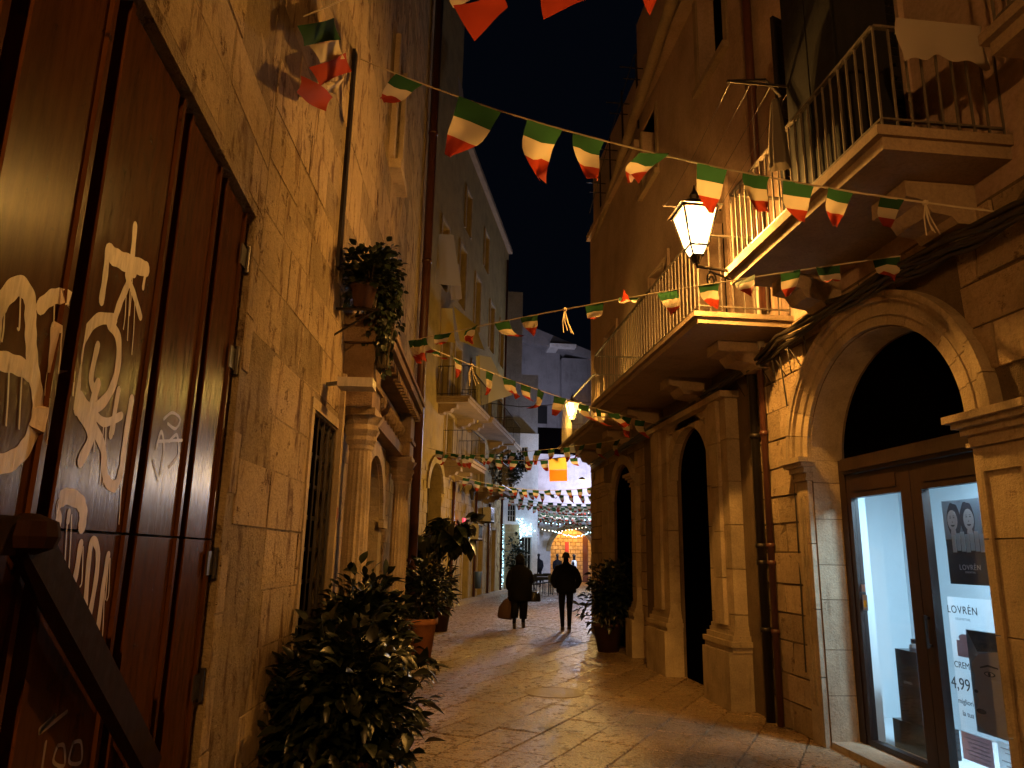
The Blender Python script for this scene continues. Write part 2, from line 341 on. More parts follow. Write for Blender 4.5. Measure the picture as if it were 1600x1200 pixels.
# ------------------------------------------------------------------ masonry
def wallpanel(mb, T, u0, u1, v0, v1, holes, w0=-.6, w1=0.):
    """a thick wall with rectangular holes"""
    us = sorted({u0, u1}|{h[k] for h in holes for k in (0, 1) if u0 < h[k] < u1}); vs = sorted({v0, v1}|{h[k] for h in holes for k in (2, 3) if v0 < h[k] < v1})
    for a, b in zip(us, us[1:]):
        run = None
        for c, d in zip(vs, vs[1:]):
            um, vm = (a+b)/2, (c+d)/2; inside = any(h[0] < um < h[1] and h[2] < vm < h[3] for h in holes)
            if inside:
                if run: mb.box((a, run[0], w0), (b, run[1], w1), T=lambda u, v, w: T(u, v, w)); run = None
            else: run = (run[0], d) if run else (c, d)
        if run: mb.box((a, run[0], w0), (b, run[1], w1), T=lambda u, v, w: T(u, v, w))
def courses(T, parent, meshes, u0, u1, v0, v1, skip, ch=.3, lens=(.4,.5,.6,.7), prot=.02, seed=1, jt=.012, dep=.10, limit=280, small=None, order=None):
    rs = random.Random(seed); v = v0; out = []
    while v < v1-.06:
        h = min(ch*rs.uniform(.9, 1.12), v1-v); 
        if v1-v-h < .1: h = v1-v
        ivs = [(u0, u1)]
        for s in skip:
            r = s(v, v+h)
            if not r: continue
            n = []
            for a, b in ivs:
                if r[1] <= a or r[0] >= b: n.append((a, b)); continue
                if r[0]-a > .05: n.append((a, r[0]))
                if b-r[1] > .05: n.append((r[1], b))
            ivs = n
        for a, b in ivs:
            u = a-rs.uniform(0, .25)*(a == u0)
            while u < b-.01:
                l = rs.choice(lens)*rs.uniform(.9, 1.1); e = min(u+l, b)
                if b-e < .14: e = b
                s_ = max(u, a)
                if e-s_ > .04: out.append((s_, e, v, v+h))
                u = e
        v += h
    if order: out.sort(key=order)
    rest = MB(); n = 0
    for k, (a, b, c, d) in enumerate(out):
        me = meshes[k % len(meshes)]
        mt = T.mat((a+b)/2, (c+d)/2, -dep+prot+rs.uniform(-.006, .008)) @ Matrix.Diagonal((b-a-jt, dep, d-c-jt, 1))
        if n < limit: inst(me, 'stone_block', mt, parent); n += 1
        else: rest.add([mt @ vv.co for vv in me.vertices], [tuple(p.vertices) for p in me.polygons])
    if rest.v: rest.build('stone_block_remainder', meshes[0].materials[0], parent, kind='stuff')
def rect(a, b, c, d): return lambda v0, v1: (a, b) if min(v1, d)-max(v0, c) > .03 else None
def ell(cu_, cv, ru, rv):
    def f(v0, v1):
        if v1 <= cv: return None
        v = max(v0, cv)
        if v >= cv+rv: return None
        q = ru*math.sqrt(1-((v-cv)/rv)**2); return (cu_-q, cu_+q)
    return f
def arcpts(cu_, cv, ru, rv, n=16, a0=0, a1=PI): return [(cu_+ru*math.cos(a0+(a1-a0)*i/n), cv+rv*math.sin(a0+(a1-a0)*i/n)) for i in range(n+1)]
def spandrel(mb, T, cu_, cv, ru, rv, top, u0, u1, w0, w1):
    """wall between an arch curve and the rectangle above it"""
    p = arcpts(cu_, cv, ru, rv, 20)
    for (a, b), (c, d) in zip(p, p[1:]):
        mb.prism([(a, b), (a, top), (c, top), (c, d)], w0, w1, T)
    if u1 > cu_+ru+.001: mb.box((cu_+ru, cv, w0), (u1, top, w1), T=T)
    if u0 < cu_-ru-.001: mb.box((u0, cv, w0), (cu_-ru, top, w1), T=T)
def voussoirs(T, parent, name, m, cu_, cv, rin, rout, w0, w1, n=13, gap=.008, a0=0, a1=PI, prof=None):
    """ring of wedge stones; rin/rout are (u radius, v radius)"""
    for i in range(n):
        b0 = a0+(a1-a0)*i/n; b1 = a0+(a1-a0)*(i+1)/n; g = gap/rin[0]/2; mb = MB(); sub = 3
        A = [b0+g+(b1-b0-2*g)*k/sub for k in range(sub+1)]
        steps = prof or [(0., 1., w1)]
        for (f0, f1, wt) in steps:
            p = [(cu_+(rin[0]+(rout[0]-rin[0])*f0)*math.cos(a), cv+(rin[1]+(rout[1]-rin[1])*f0)*math.sin(a)) for a in A]
            q = [(cu_+(rin[0]+(rout[0]-rin[0])*f1)*math.cos(a), cv+(rin[1]+(rout[1]-rin[1])*f1)*math.sin(a)) for a in A][::-1]
            mb.prism(p+q, w0, wt, T)
        mb.build(name, m, parent)
BL = block_meshes('stone_block', MT['wallL'], 6, .006, .008, .01)
BR = block_meshes('stone_block', MT['wallR'], 6, .010)
BD = block_meshes('stone_block', MT['wallD'], 4, .008)

# ------------------------------------------------------------------ left: boarded door wall
hl = thing('old_stone_building', (-1.5, 5.5, 0), 'tall weathered limestone building with graffiti covered brown double door', 'building')
wl = MB()
wallpanel(wl, L0, -3, 4.3, -.1, 16, [(.35, 4.15, -.2, 3.56)], -.7, 0)
WHL = [(1.66, 2.62, -.2, 2.75), (4.75, 5.45, 6.75, 8.6), (3.7, 5.8, -.2, 3.0)]
wallpanel(wl, LB, 0.0, 9.9, -.1, 16, WHL, -.7, 0)
wl.box((9.9, -.1, -9), (9.95, 16, 0), T=LB)
wl = wl.build('wall', MT['wallLm'], hl)
key = lambda c: abs(c[0]-1)+abs(c[2]-2.5)*.6
courses(L0, wl, BL, 2.3, 4.3, 3.62, 6.6, [], .34, (.5,.6,.75), .002, 3, .004, limit=60)
courses(L0, wl, BL, 4.15, 4.3, 0, 3.62, [], .34, (.5,), .004, 4, .006, limit=20)
courses(LB, wl, BL, 0, 9.9, 0, 7.6, [rect(*h) for h in WHL]+[rect(2.04, 2.16, 4.1, 6.4)], .36, (.5,.62,.75,.9), .002, 5, .0025, limit=200, order=key)
courses(LB, wl, BL, 0, 9.9, 7.6, 14, [rect(*h) for h in WHL], .36, (.6,.8,.95), .002, 6, .004, limit=0)
# door leaves of wide vertical planks
dr = MB(); dr.box((.35, 0, -.62), (4.15, 3.56, -.12), T=L0); dr = dr.build('door', MT['doorD'], hl)
edges = [.35, 1.05, 1.80, 2.33, 3.02, 3.60, 4.12]
for i, (a, b) in enumerate(zip(edges, edges[1:])):
    mb = MB(); g = .045
    for z0, z1 in ((.02, 1.695), (1.705, 3.54)):
        mb.prism([(a+g, z0), (b-g, z0), (b-g, z1), (a+g, z1)], -.12, -.045, L0)
        mb.box((a+g, z0, -.045), (a+g+.03, z1, -.03), T=L0); mb.box((b-g-.03, z0, -.045), (b-g, z1, -.03), T=L0)
    mb.build('plank', MT['door'], dr)
for u in (4.135,):
    for z in (.9, 1.5, 2.6, 3.2):
        mb = MB(); mb.tube([L0(u-.01, z, -.02), L0(u-.01, z+.16, -.02)], .016); mb.box((u-.12, z+.02, -.03), (u, z+.14, -.022), T=L0); mb.build('hinge', MT['iron'], dr)
mb = MB(); pa, pb = onL0(42, 838, .03), onL0(236, 1205, .03); mb.bar(L0(pa[0], pa[1], .03), L0(pb[0], pb[1], .03), .05, .11); mb.lathe([(.02, -.05), (.07, -.03), (.08, 0), (.07, .04), (.02, .06)], L0(pa[0], pa[1], .03), 12)
mb.bar(L0(.35, pa[1]+.0, .01), L0(pa[0]-.05, pa[1]+.0, .01), .05, .10); mb.build('diagonal_bar', MT['bar'], dr)
# graffiti strokes, sprayed as thin ribbons on the planks. (px path on the door face -> wall coordinates)
def onplank(u, v, w):
    e = min(abs(u-x) for x in edges); return L0(u, v, w+(-.119 if e < .046 else -.029 if e < .074 else -.044))
def stroke(mb, pts, wd, w=-.029, T=L0, sub=22):
    P = [Vector((a, b)) for a, b in pts]; C = []
    for i in range(len(P)-1):
        p0 = P[max(i-1, 0)]; p1 = P[i]; p2 = P[i+1]; p3 = P[min(i+2, len(P)-1)]
        for k in range(sub):
            t = k/sub; C.append(.5*((2*p1)+(-p0+p2)*t+(2*p0-5*p1+4*p2-p3)*t*t+(-p0+3*p1-3*p2+p3)*t**3))
    C.append(P[-1]); n = len(C); vs = []
    for i, c in enumerate(C):
        d = (C[min(i+1, n-1)]-C[max(i-1, 0)]); d = d.normalized() if d.length > 1e-6 else Vector((1, 0)); q = Vector((-d.y, d.x))*wd/2*(1+.06*math.sin(i*.37))
        for s_ in (1, -1): e = c+q*s_; vs.append(T(e.x, e.y, w))
    mb.add(vs, [(2*i, 2*i+2, 2*i+3, 2*i+1) for i in range(n-1)])
    for c in (C[0], C[-1]):
        m = len(mb.v); mb.v += [T(c.x+math.cos(2*PI*k/10)*wd/2, c.y+math.sin(2*PI*k/10)*wd/2, w+.0004) for k in range(10)]; mb.f.append(tuple(m+k for k in range(10))); mb.m.append(0)
G1 = [([(-8,552),(2,500),(16,468),(39,447),(55,465),(57,500),(58,540),(62,583),(68,620),(66,655),(52,695),(28,720),(-8,728)], .055), ([(-8,562),(20,566),(45,575),(62,587)], .05),
      ([(72,480),(90,465),(106,464),(114,474)], .045), ([(93,512),(90,560),(84,620),(79,690)], .036), ([(118,482),(117,520),(108,590)], .018)]
G2 = [([(218,354),(214,400),(208,440),(196,470),(186,500)], .035), ([(178,394),(192,404),(212,412),(235,421)], .058), ([(182,402),(200,412),(216,424)], .05), ([(176,390),(172,430),(166,470)], .035), ([(205,430),(216,460),(226,495)], .03), ([(235,420),(230,450)], .02),
      ([(186,500),(160,500),(138,530),(130,580),(128,640)], .04), ([(178,505),(192,530),(190,580),(175,620),(150,640),(132,620)], .04), ([(160,540),(150,590),(155,610)], .03),
      ([(132,640),(150,680),(134,720)], .045), ([(160,600),(150,650),(168,700),(172,745),(186,760),(196,735),(202,690),(212,625)], .04), ([(192,610),(180,680)], .03), ([(150,640),(170,660),(196,650)], .03)]
G3 = [([(98,815),(96,790),(112,776),(132,784),(138,800),(136,822)], .05), ([(116,800),(114,815)], .02), ([(134,850),(126,900),(120,920)], .03), ([(140,960),(146,880),(152,845),(160,860),(158,900),(148,960)], .03), ([(176,868),(168,920),(160,985)], .03)]
G4 = [([(262,655),(275,645),(287,655),(280,670),(268,662)], .014), ([(250,700),(258,675),(262,700),(256,740)], .018), ([(270,690),(282,680),(284,710),(270,730)], .016), ([(252,690),(290,688)], .014), ([(245,720),(252,750)], .012),
      ([(70,1140),(95,1118),(70,1145),(112,1112)], .014), ([(80,1160),(74,1200)], .014), ([(98,1165),(92,1190),(108,1196),(108,1166),(98,1165)], .012), ([(122,1160),(116,1190),(134,1190),(134,1160),(122,1160)], .012)]
for nm, gs, m_, lb in (('graffiti', G1, 'spray', 'big curling white sprayed letters on the left door planks'), ('graffiti', G2, 'spray', 'tall white sprayed tag with arrow like top'), ('graffiti', G3, 'spray', 'short white sprayed letters low on the door'), ('graffiti', G4[:6], 'spray2', 'thin grey scratched scrawl'), ('graffiti', G4[6:], 'spray2', 'thin scratched letters at the foot of the door')):
    mb = MB()
    for k, (pts, wd) in enumerate(gs): stroke(mb, [onL0(*p) for p in pts], wd*(1.08 if m_ == 'spray' else 1), .0004+.00006*k, onplank)
    if m_ == 'spray':
        rd = random.Random(len(gs))
        for j in range(9):
            x, y = rd.choice(rd.choice(gs)[0]); x += rd.uniform(-4, 4); stroke(mb, [onL0(x, y+5), onL0(x-2, y+30+rd.uniform(0, 35)), onL0(x-5, y+60+rd.uniform(0, 40))], .007, .0011+.00005*j, onplank)
    if m_ == 'spray': mb.build(nm, MT[m_], dr, label=lb)
    else:
        for k, (pts, wd) in enumerate(gs): mb = MB(); stroke(mb, [onL0(*p) for p in pts], wd, .0004+.00006*k, onplank); mb.build('scrawl_stroke', MT[m_], dr)
mb = MB(); stroke(mb, [(2.655, 1.86), (2.655, 2.0), (2.68, 2.04), (2.70, 1.98), (2.66, 1.94)], .014, .054, LB); mb.build('graffiti', MT['spray3'], wl, label='small red scrawled letter on the pale wall strip')
# grille door
gd = MB(); gd.box((1.66, 0, -.3), (2.62, 2.75, -.14), T=LB); gd = gd.build('grille_black_backing', MT['black'], hl)  # black backing paints the darkness behind the grille
for i in range(11):
    mb = MB(); z = .12+i*.255; mb.box((1.66, z, -.06), (2.62, z+.03, -.03), T=LB); mb.build('grille_bar', MT['iron'], gd)
for i in range(5):
    mb = MB(); u = 1.68+i*.225; mb.box((u, 0, -.029), (u+.03, 2.74, -.005), T=LB); mb.build('grille_bar', MT['iron'], gd)
mb = MB(); mb.box((2.63, 0, 0.001), (2.72, 3.3, .05), T=LB); mb.box((1.57, 0, .001), (1.65, 2.76, .02), T=LB); mb.box((1.57, 2.765, .001), (2.62, 2.85, .02), T=LB); mb.build('door_surround', MT['trim'], wl)
mb = MB(); mb.box((2.05, 4.15, -.01), (2.15, 6.4, .03), T=LB); mb.build('dark_wall_strip', MT['iron'], hl)  # flat dark upright strip on the wall
# upper window with sill
mb = MB(); mb.box((4.75, 6.75, -.5), (5.45, 8.6, -.3), T=LB); wn = mb.build('window', MT['black'], hl)
mb = MB(); mb.box((4.68, 6.62, .001), (5.52, 6.749, .16), T=LB); mb.build('sill', MT['trim'], wn)
for a, b in ((4.6, 4.745), (5.455, 5.6)): mb = MB(); mb.box((a, 6.75, .001), (b, 8.6, .07), T=LB); mb.build('frame', MT['trim'], wn)
# carved portal with fluted columns
pt = thing('carved_stone_portal', LB(4.75, 0, 0), 'carved old stone portal with fluted columns and heavy cornice', 'portal')
def column(u, w, first):
    fl = lambda k, z: 1-.07*(k % 2) if 1.0 < z < 2.62 else 1
    p = LB(u, 0, w); mb = MB(); mb.box((u-.22, 0, .001), (u+.22, .42, w+.22), T=LB); mb.build('pedestal', MT['trim'], pt)
    mb = MB(); mb.lathe([(.18, .42), (.19, .47), (.15, .52), (.17, .57), (.135, .62), (.13, 1.0), (.137, 1.02), (.135, 1.04), (.125, 1.1), (.118, 2.0), (.108, 2.6), (.118, 2.62), (.118, 2.66)], p, 32, flute=fl); mb.build('column_shaft', MT['trim'], pt)
    mb = MB(); mb.lathe([(.125, 2.66), (.15, 2.70), (.14, 2.74), (.17, 2.80), (.15, 2.85), (.20, 2.93)], p, 16, flute=lambda k, z: 1+.08*(k % 2)); mb.box((u-.22, 2.93, .001), (u+.22, 3.0, w+.15), T=LB); mb.build('capital', MT['trim'], pt)
column(2.95, .18, 1); column(6.55, .18, 0)
for u0, u1, m_ in ((2.70, 3.2, 'trim'), (6.3, 6.8, 'trim')):
    mb = MB(); mb.box((u0, 3.001, .001), (u1, 3.62, .30), T=LB); mb.box((u0-.03, 3.2, .0015), (u1+.03, 3.25, .33), T=LB); mb.build('entablature_block', MT['trimD'], pt)
mb = MB(); mb.box((3.2, 3.001, .001), (6.3, 3.14, .20), T=LB); mb.box((3.2, 3.14, .001), (6.3, 3.55, .14), T=LB)
for k in range(11): u = 3.35+k*.28; mb.lathe([(.01, -.11), (.07, -.06), (.085, 0), (.07, .06), (.01, .11)], LB(u, 3.34, .15), 8)
mb.build('frieze', MT['trimD'], pt)
mb = MB()
for a, b, c in ((3.62, 3.68, .31), (3.68, 3.74, .34), (3.74, 3.84, .40), (3.84, 3.90, .43)): mb.box((2.62, a, .001), (6.95, b-.0005, c), T=LB)
for k in range(24): mb.box((2.72+k*.175, 3.585, .3), (2.80+k*.175, 3.66, .375), T=LB)
mb.build('cornice', MT['trimD'], pt)
mb = MB(); spandrel(mb, LB, 4.75, 2.0, .78, .78, 3.0, 3.7, 5.8, -.25, .03); mb.box((3.7, 0, -.25), (3.97, 2.0, .03), T=LB); mb.box((5.53, 0, -.25), (5.8, 2.0, .03), T=LB); mb.box((3.62, 1.96, .0305), (4.02, 2.06, .10), T=LB); mb.box((5.48, 1.96, .0305), (5.88, 2.06, .10), T=LB); mb.build('doorway_wall', MT['trim'], pt)
voussoirs(LB, pt, 'arch_stone', MT['trim'], 4.75, 2.07, (.78, .72), (.98, .90), .0, .08, 11)
mb = MB(); mb.box((3.97, 0, -.5), (5.53, 2.9, -.27), T=LB); mb.build('doorway_black_panel', MT['black'], pt)  # black panel paints the dark of the portal doorway
mb = MB(); mb.tube([LB(9.35, .0, .12), LB(9.35, 14, .12)], .085, 12)
for z in (1.5, 4.3, 7.2, 10): mb.tube([LB(9.35, z, .12), LB(9.35, z+.06, .12)], .10, 12)
solo(mb, 'drainpipe', MT['pipe'], 'tall dark red drainpipe on the corner beyond the carved portal', 'drainpipe', smooth=True)
# floodlight box on wall
t = thing('wall_floodlight', LB(1.95, 3.05, .15), 'small flat floodlight sticking out of the wall above the grille door', 'floodlight')
mb = MB(); mb.box((1.92, 3.02, .12), (2.12, 3.10, .42), T=LB); mb.build('lamp_housing', MT['pvc'], t); mb = MB(); mb.bar(LB(2.02, 3.05, .0), LB(2.02, 3.07, .13), .03); mb.build('bracket', MT['iron'], t)
# ------------------------------------------------------------------ right-hand building with the shop
hr = thing('shop_building', (4.2, 7, 0), 'limestone building with an arched lit shop door and stone balconies above', 'building')
SH = (4.60, 6.87, -.2, 3.62); PR = (9.3, 10.85, -.2, 3.5); P3 = (13.2, 14.8, -.2, 3.4); BD1 = (4.95, 6.15, 4.42, 6.7); BD2 = (8.6, 9.7, 4.12, 6.5); BD3 = (11.0, 12.0, 4.12, 6.5)
UW = [(8.35, 9.3, 8.45, 10.4), (11.45, 12.3, 8.3, 9.6), BD1, BD2, BD3, (14.4, 15.4, 4.12, 6.4)]
wr = MB(); wallpanel(wr, R, -3, 17, -.1, 4.1, [SH, PR, P3, (4.95, 6.15, 4.42, 9), (8.6, 9.7, 4.12, 9)], -.5, 0)
spandrel(wr, R, 5.77, 2.62, 1.1, .98, 3.63, 4.60, 6.87, -.5, -.001)
spandrel(wr, R, 10.075, 2.8, .775, .68, 3.51, 9.3, 10.85, -.5, -.001)
spandrel(wr, R, 14.0, 2.7, .8, .68, 3.41, 13.2, 14.8, -.5, -.001)
wr.box((16.9, -.1, -8), (17.0, 9.2, -.5), T=R)
wr = wr.build('wall', MT['wallRm'], hr)
up = MB(); wallpanel(up, R, -3, 12.5, 4.1, 10.0, UW, -.5, -.004); wallpanel(up, R, 12.5, 17, 4.1, 9.4, UW, -.5, -.004)
up = up.build('upper_wall', MT['plaster'], hr)
sk = [rect(*SH), ell(5.77, 2.62, 1.3, 1.16), rect(6.86, 7.12, 0, 2.72), rect(4.05, 4.61, 0, 2.72), rect(7.98, 9.3, 0, 3.9), rect(10.8, 12.6, 0, 3.9), rect(9.2, 10.9, 0, 3.9), rect(13.2, 14.8, 0, 3.4), rect(14.8, 15.7, 0, 3.4)]
courses(R, wr, BR, 2.6, 17, 0, 4.08, sk, .29, (.34,.42,.5,.6), .012, 21, .012, limit=240, order=lambda c: abs(c[0]-6.5))
# shop arch: pilasters, capitals, moulded ring
def pilaster(u0, u1, z0, z1, w, parent, m, panel=True, base=True, cap=True, nb=4):
    H = (z1-z0)/nb
    for i in range(nb):
        mb = MB(); mb.box((u0, z0+i*H+.004, .001), (u1, z0+(i+1)*H-.004, w), T=R); mb.build('pilaster_block', m, parent)
    if panel:
        a, b, c, d = u0+.07, u1-.07, z0+.35, z1-.14; mb = MB()
        for q in ((a, c, a+.025, d), (b-.025, c, b, d), (a+.025, c, b-.025, c+.03), (a+.025, d-.03, b-.025, d)): mb.box((q[0], q[1], w), (q[2], q[3], w+.018), T=R)
        mb.build('panel_moulding', m, parent)
    if cap:
        mb = MB(); y = z1
        for k, (h, e) in enumerate(((.03, .03), (.05, .015), (.05, .05), (.04, .09), (.05, .13))):
            mb.box((u0-e*.8, y+.0005, .001), (u1+e*.8, y+h, w+e), T=R); y += h
        mb.build('capital', m, parent)
    if base:
        mb = MB()
        mb.prism([(u0-.07, 0), (u1+.07, 0), (u1+.07, .62), (u0-.07, .62)], .0012, w+.12, R)
        for k, (z, e) in enumerate(((.62, .08), (.68, .10), (.74, .06), (.79, .03), (.84, .015))): mb.box((u0-e, z+.0005, .0012), (u1+e, z+.06, w+e), T=R)
        mb.build('base', m, parent)
sa = thing('shop_arch_surround', R(5.77, 0, 0), 'moulded limestone arch with pilasters framing the lit shop door', 'arch surround')
pilaster(6.88, 7.10, 0, 2.42, .05, sa, MT['trim'], True, False, True, 4)
pilaster(4.08, 4.59, 0, 2.42, .07, sa, MT['trim'], True, False, True, 4)
voussoirs(R, sa, 'arch_stone', MT['trim'], 5.77, 2.645, (1.1, .965), (1.42, 1.24), -.02, .07, 15, .006, 0, PI, [(0, .30, .035), (.30, .42, .055), (.42, .72, .045), (.72, .84, .08), (.84, 1., .10)])
# jamb lining (pale blocks)
for i, (z0, z1) in enumerate(((0, .45), (.45, .85), (.85, 1.3), (1.3, 1.62), (1.62, 2.05), (2.05, 2.4), (2.4, 2.62))):
    mb = MB(); mb.box((6.865, z0+.004, -.32), (6.95-.0, z1-.004, -.003), T=R); mb.build('jamb_block', MT['trim'], sa)
    mb = MB(); mb.box((4.56, z0+.004, -.32), (4.605, z1-.004, -.003), T=R); mb.build('jamb_block', MT['trim'], sa)
mb = MB(); p = arcpts(5.77, 2.62, 1.095, .975, 24)
for (a, b), (c, d) in zip(p, p[1:]): mb.prism([(a, b), (5.77+(a-5.77)*1.06, 2.62+(b-2.62)*1.06), (5.77+(c-5.77)*1.06, 2.62+(d-2.62)*1.06), (c, d)], -.32, -.003, R)
mb.build('arch_soffit', MT['trim'], sa)
mb = MB(); mb.box((4.67, -.05, -.5), (6.87, .06, .0), T=R); mb.build('doorstep', MT['trim'], sa)
# shop door
sd = thing('shop_door', R(5.77, .06, -.32), 'dark wood double door with tall glass panes glowing blue white', 'door')
q = MB(); U = [(6.775, 6.86), (5.66, 5.935)]
W0, W1 = -.36, -.27
q.box((6.765, .06, W0), (6.863, 2.62, W1), T=R); q.box((4.61, .06, W0), (4.80, 2.62, W1), T=R)
q.box((4.80, 2.47, W0), (6.765, 2.62, W1+.03), T=R); q.box((4.80, 2.50, W1+.03), (6.765, 2.54, W1+.05), T=R); q = q.build('frame', MT['wood'], sd)
for a, b in ((5.80, 6.765), (4.80, 5.795)):
    mb = MB(); l = .10 if a < 5 else .125
    aa, bb = (5.935, 6.70) if a > 5 else (4.88, 5.665)
    mb.box((a, .07, W0+.01), (aa, 2.465, W1-.01), T=R); mb.box((bb, .07, W0+.01), (b-.003, 2.465, W1-.01), T=R); mb.box((aa, .07, W0+.01), (bb, .11, W1-.01), T=R); mb.box((aa, 2.245, W0+.01), (bb, 2.465, W1-.01), T=R)
    mb.box((aa+.05, 2.30, W1-.01), (bb-.05, 2.42, W1), T=R)
    lf = mb.build('door_leaf', MT['wood'], sd)
    mb = MB(); mb.box((aa, .11, -.318), (bb, 2.245, -.312), T=R); mb.build('pane', MT['glass'], lf)
    if a < 5:
        mb = MB(); mb.bar(R(5.73, 1.0, W1+.03), R(5.73, 1.25, W1+.03), .025); mb.bar(R(5.73, 1.02, W1-.01), R(5.73, 1.02, W1+.03), .02); mb.bar(R(5.73, 1.23, W1-.01), R(5.73, 1.23, W1+.03), .02); mb.build('handle', MT['iron'], lf)
mb = MB(); p = arcpts(5.77, 2.62, 1.09, .97, 24); mb.prism(p, W0, W0+.02, R); mb.build('fanlight_panel', MT['black'], sd)
for a in (6.864, 4.602): mb = MB(); mb.box((a, .06, -.52), (a+.005, 2.6, -.365), T=R); mb.build('painted_reveal', MT['room'], sd)
# shop interior
rm = MB(); rm.box((3.4, -.02, -3.4), (8.0, .055, -.5), T=R); rm.box((3.4, 2.75, -3.4), (8.0, 2.85, -.5), T=R); rm.box((3.4, .055, -3.5), (8.0, 2.75, -3.4), T=R); rm.box((7.9, .055, -3.4), (8.0, 2.75, -.5), T=R); rm.box((3.3, .055, -3.4), (3.4, 2.75, -.5), T=R)
rm.box((3.4, .055, -.53), (4.6, 2.75, -.5), T=R); rm.box((7.25, .055, -.53), (7.9, 2.75, -.5), T=R)
setp(rm.build('shop_room', MT['room']), 'plain pale painted walls and ceiling inside the lit shop', None, None, 'structure')
t = thing('ceiling_light', R(5.3, 2.72, -.95), 'round bright white ceiling light inside the shop', 'ceiling light'); mb = MB(); mb.lathe([(.01, -.05), (.2, -.05), (.26, -.03), (.26, .03)], R(5.3, 2.71, -.95), 28); mb.build('diffuser', MT['disc'], t)
L_ = bpy.data.lights.new('shop_lamp', 'AREA'); L_.shape = 'DISK'; L_.size = .5; L_.energy = 125; L_.color = (.50, .78, 1.)
lo = bpy.data.objects.new('shop_lamp', L_); COL.objects.link(lo); lo.location = R(5.5, 2.62, -.95); setp(lo, 'light of the shop ceiling lamp')
t = thing('ceiling_light', R(5.4, 2.66, -.46), 'second round ceiling light added out of sight just inside the shop door', 'ceiling light'); mb = MB(); mb.lathe([(.01, -.03), (.06, -.03), (.08, -.01), (.08, .03)], R(5.4, 2.68, -.46), 20); mb.build('diffuser', MT['disc'], t)  # hidden lamp added to light the poster fronts
L_ = bpy.data.lights.new('shop_lamp', 'POINT'); L_.shadow_soft_size = .06; L_.energy = 42; L_.color = (.50, .78, 1.)
lo = bpy.data.objects.new('shop_lamp', L_); COL.objects.link(lo); lo.location = R(5.4, 2.58, -.47); lo['label'] = 'light of the added lamp on the poster fronts inside the shop door'  # added front light for the posters
# things seen in the shop
def flat(mb, u0, v0, u1, v1, w, mi=0): mb.box((u0, v0, w), (u1, v1, w+.002), T=R, mi=mi); return mb
def blob(cu_, cv, ru, rv, n=20, f=None): return [(cu_+ru*math.cos(2*PI*k/n), cv+rv*math.sin(2*PI*k/n)*(f(k/n) if f else 1)) for k in range(n)]
def text(s, u, v, w, size, m, parent, al='CENTER', name='lettering', sp=1., deep=True):
    if deep: size *= 1.05
    c = bpy.data.curves.new(name, 'FONT'); c.body = s; c.size = size; c.align_x = al; c.space_character = sp; c.extrude = .0006; c.materials.append(m)
    o = bpy.data.objects.new(name, c); COL.objects.link(o); dg = bpy.context.evaluated_depsgraph_get(); me = bpy.data.meshes.new_from_object(o.evaluated_get(dg)); bpy.data.objects.remove(o); me.name = name
    me.materials.clear(); me.materials.append(m); o = bpy.data.objects.new(name, me); COL.objects.link(o)
    # reads from the street: text x runs towards smaller u
    B_ = Matrix(((0, 0, -1, 0), (-1, 0, 0, 0), (0, 1, 0, 0), (0, 0, 0, 1)))
    mt = Matrix.Translation((RP if deep else R)(u, v, w)) @ B_; WM[o.name] = mt; o.parent = parent; o.matrix_parent_inverse = WM[parent.name].inverted(); o.matrix_basis = mt
    return o
def RP(u, v, w=0): return R(u*1.05, 1.65+(v-1.65)*1.05, w-.22)
def flatp(mb, u0, v0, u1, v1, w, mi=0): mb.box((u0, v0, w), (u1, v1, w+.002), T=RP, mi=mi); return mb
ps = thing('poster', RP(5.28, 1.8, -.36), 'dark poster of two smiling women above a row of white tubes', 'poster')
mb = MB(); flatp(mb, 5.02, 1.50, 5.58, 2.14, -.372); mb.build('sheet', MT['slate'], ps)
mb = MB(); flatp(mb, 5.02, 1.84, 5.58, 2.14, -.3695); mb.build('photo_background', MT['pgrey'], ps)
for cu_, tl in ((5.46, .015), (5.31, -.015)):
    mb = MB(); mb.prism(blob(cu_, 1.985, .078, .135, 26, lambda k: 1+.06*math.sin(k*40)), -.3675, -.3665, RP); mb.build('hair', MT['skin3'], ps)
    mb = MB(); mb.prism(blob(cu_+tl, 1.985, .056, .080), -.3665, -.3655, RP); mb.prism(blob(cu_+tl, 1.88, .03, .05), -.3665, -.3660, RP); mb.build('face', MT['skin1'], ps)
    mb = MB()
    for s_ in (-1, 1): mb.prism(blob(cu_+tl+s_*.02, 2.005, .010, .004, 8), -.3655, -.3650, RP); mb.prism(blob(cu_+tl+s_*.02, 2.019, .012, .002, 8), -.3655, -.3650, RP)
    mb.prism(arcpts(cu_+tl, 1.950, .022, -.014, 8), -.3655, -.3650, RP); mb.prism(blob(cu_+tl, 1.972, .006, .004, 8), -.3655, -.3650, RP); mb.build('features', MT['skin3'], ps)
mb = MB()
for k in range(7):
    u = 5.16+k*.05; mb.box((u, 1.74+.006*(k % 3), -.366), (u+.042, 1.875+.01*((k*2) % 3), -.364), T=RP)
mb.prism(blob(5.13, 1.8, .03, .03), -.366, -.364, RP); mb.build('tubes', MT['paper'], ps)
text('LOVRÉN', 5.34, 1.61, -.366, .055, MT['paper'], ps, sp=1.15); text('ESSENTIAL', 5.34, 1.585, -.366, .020, MT['paper'], ps, sp=1.2)
ps = thing('poster', RP(5.4, .85, -.36), 'large white price poster with LOVRÉN lettering and 4,99 price', 'poster')
mb = MB(); flatp(mb, 4.86, .42, 5.66, 1.40, -.385); mb.build('sheet', MT['paper'], ps)
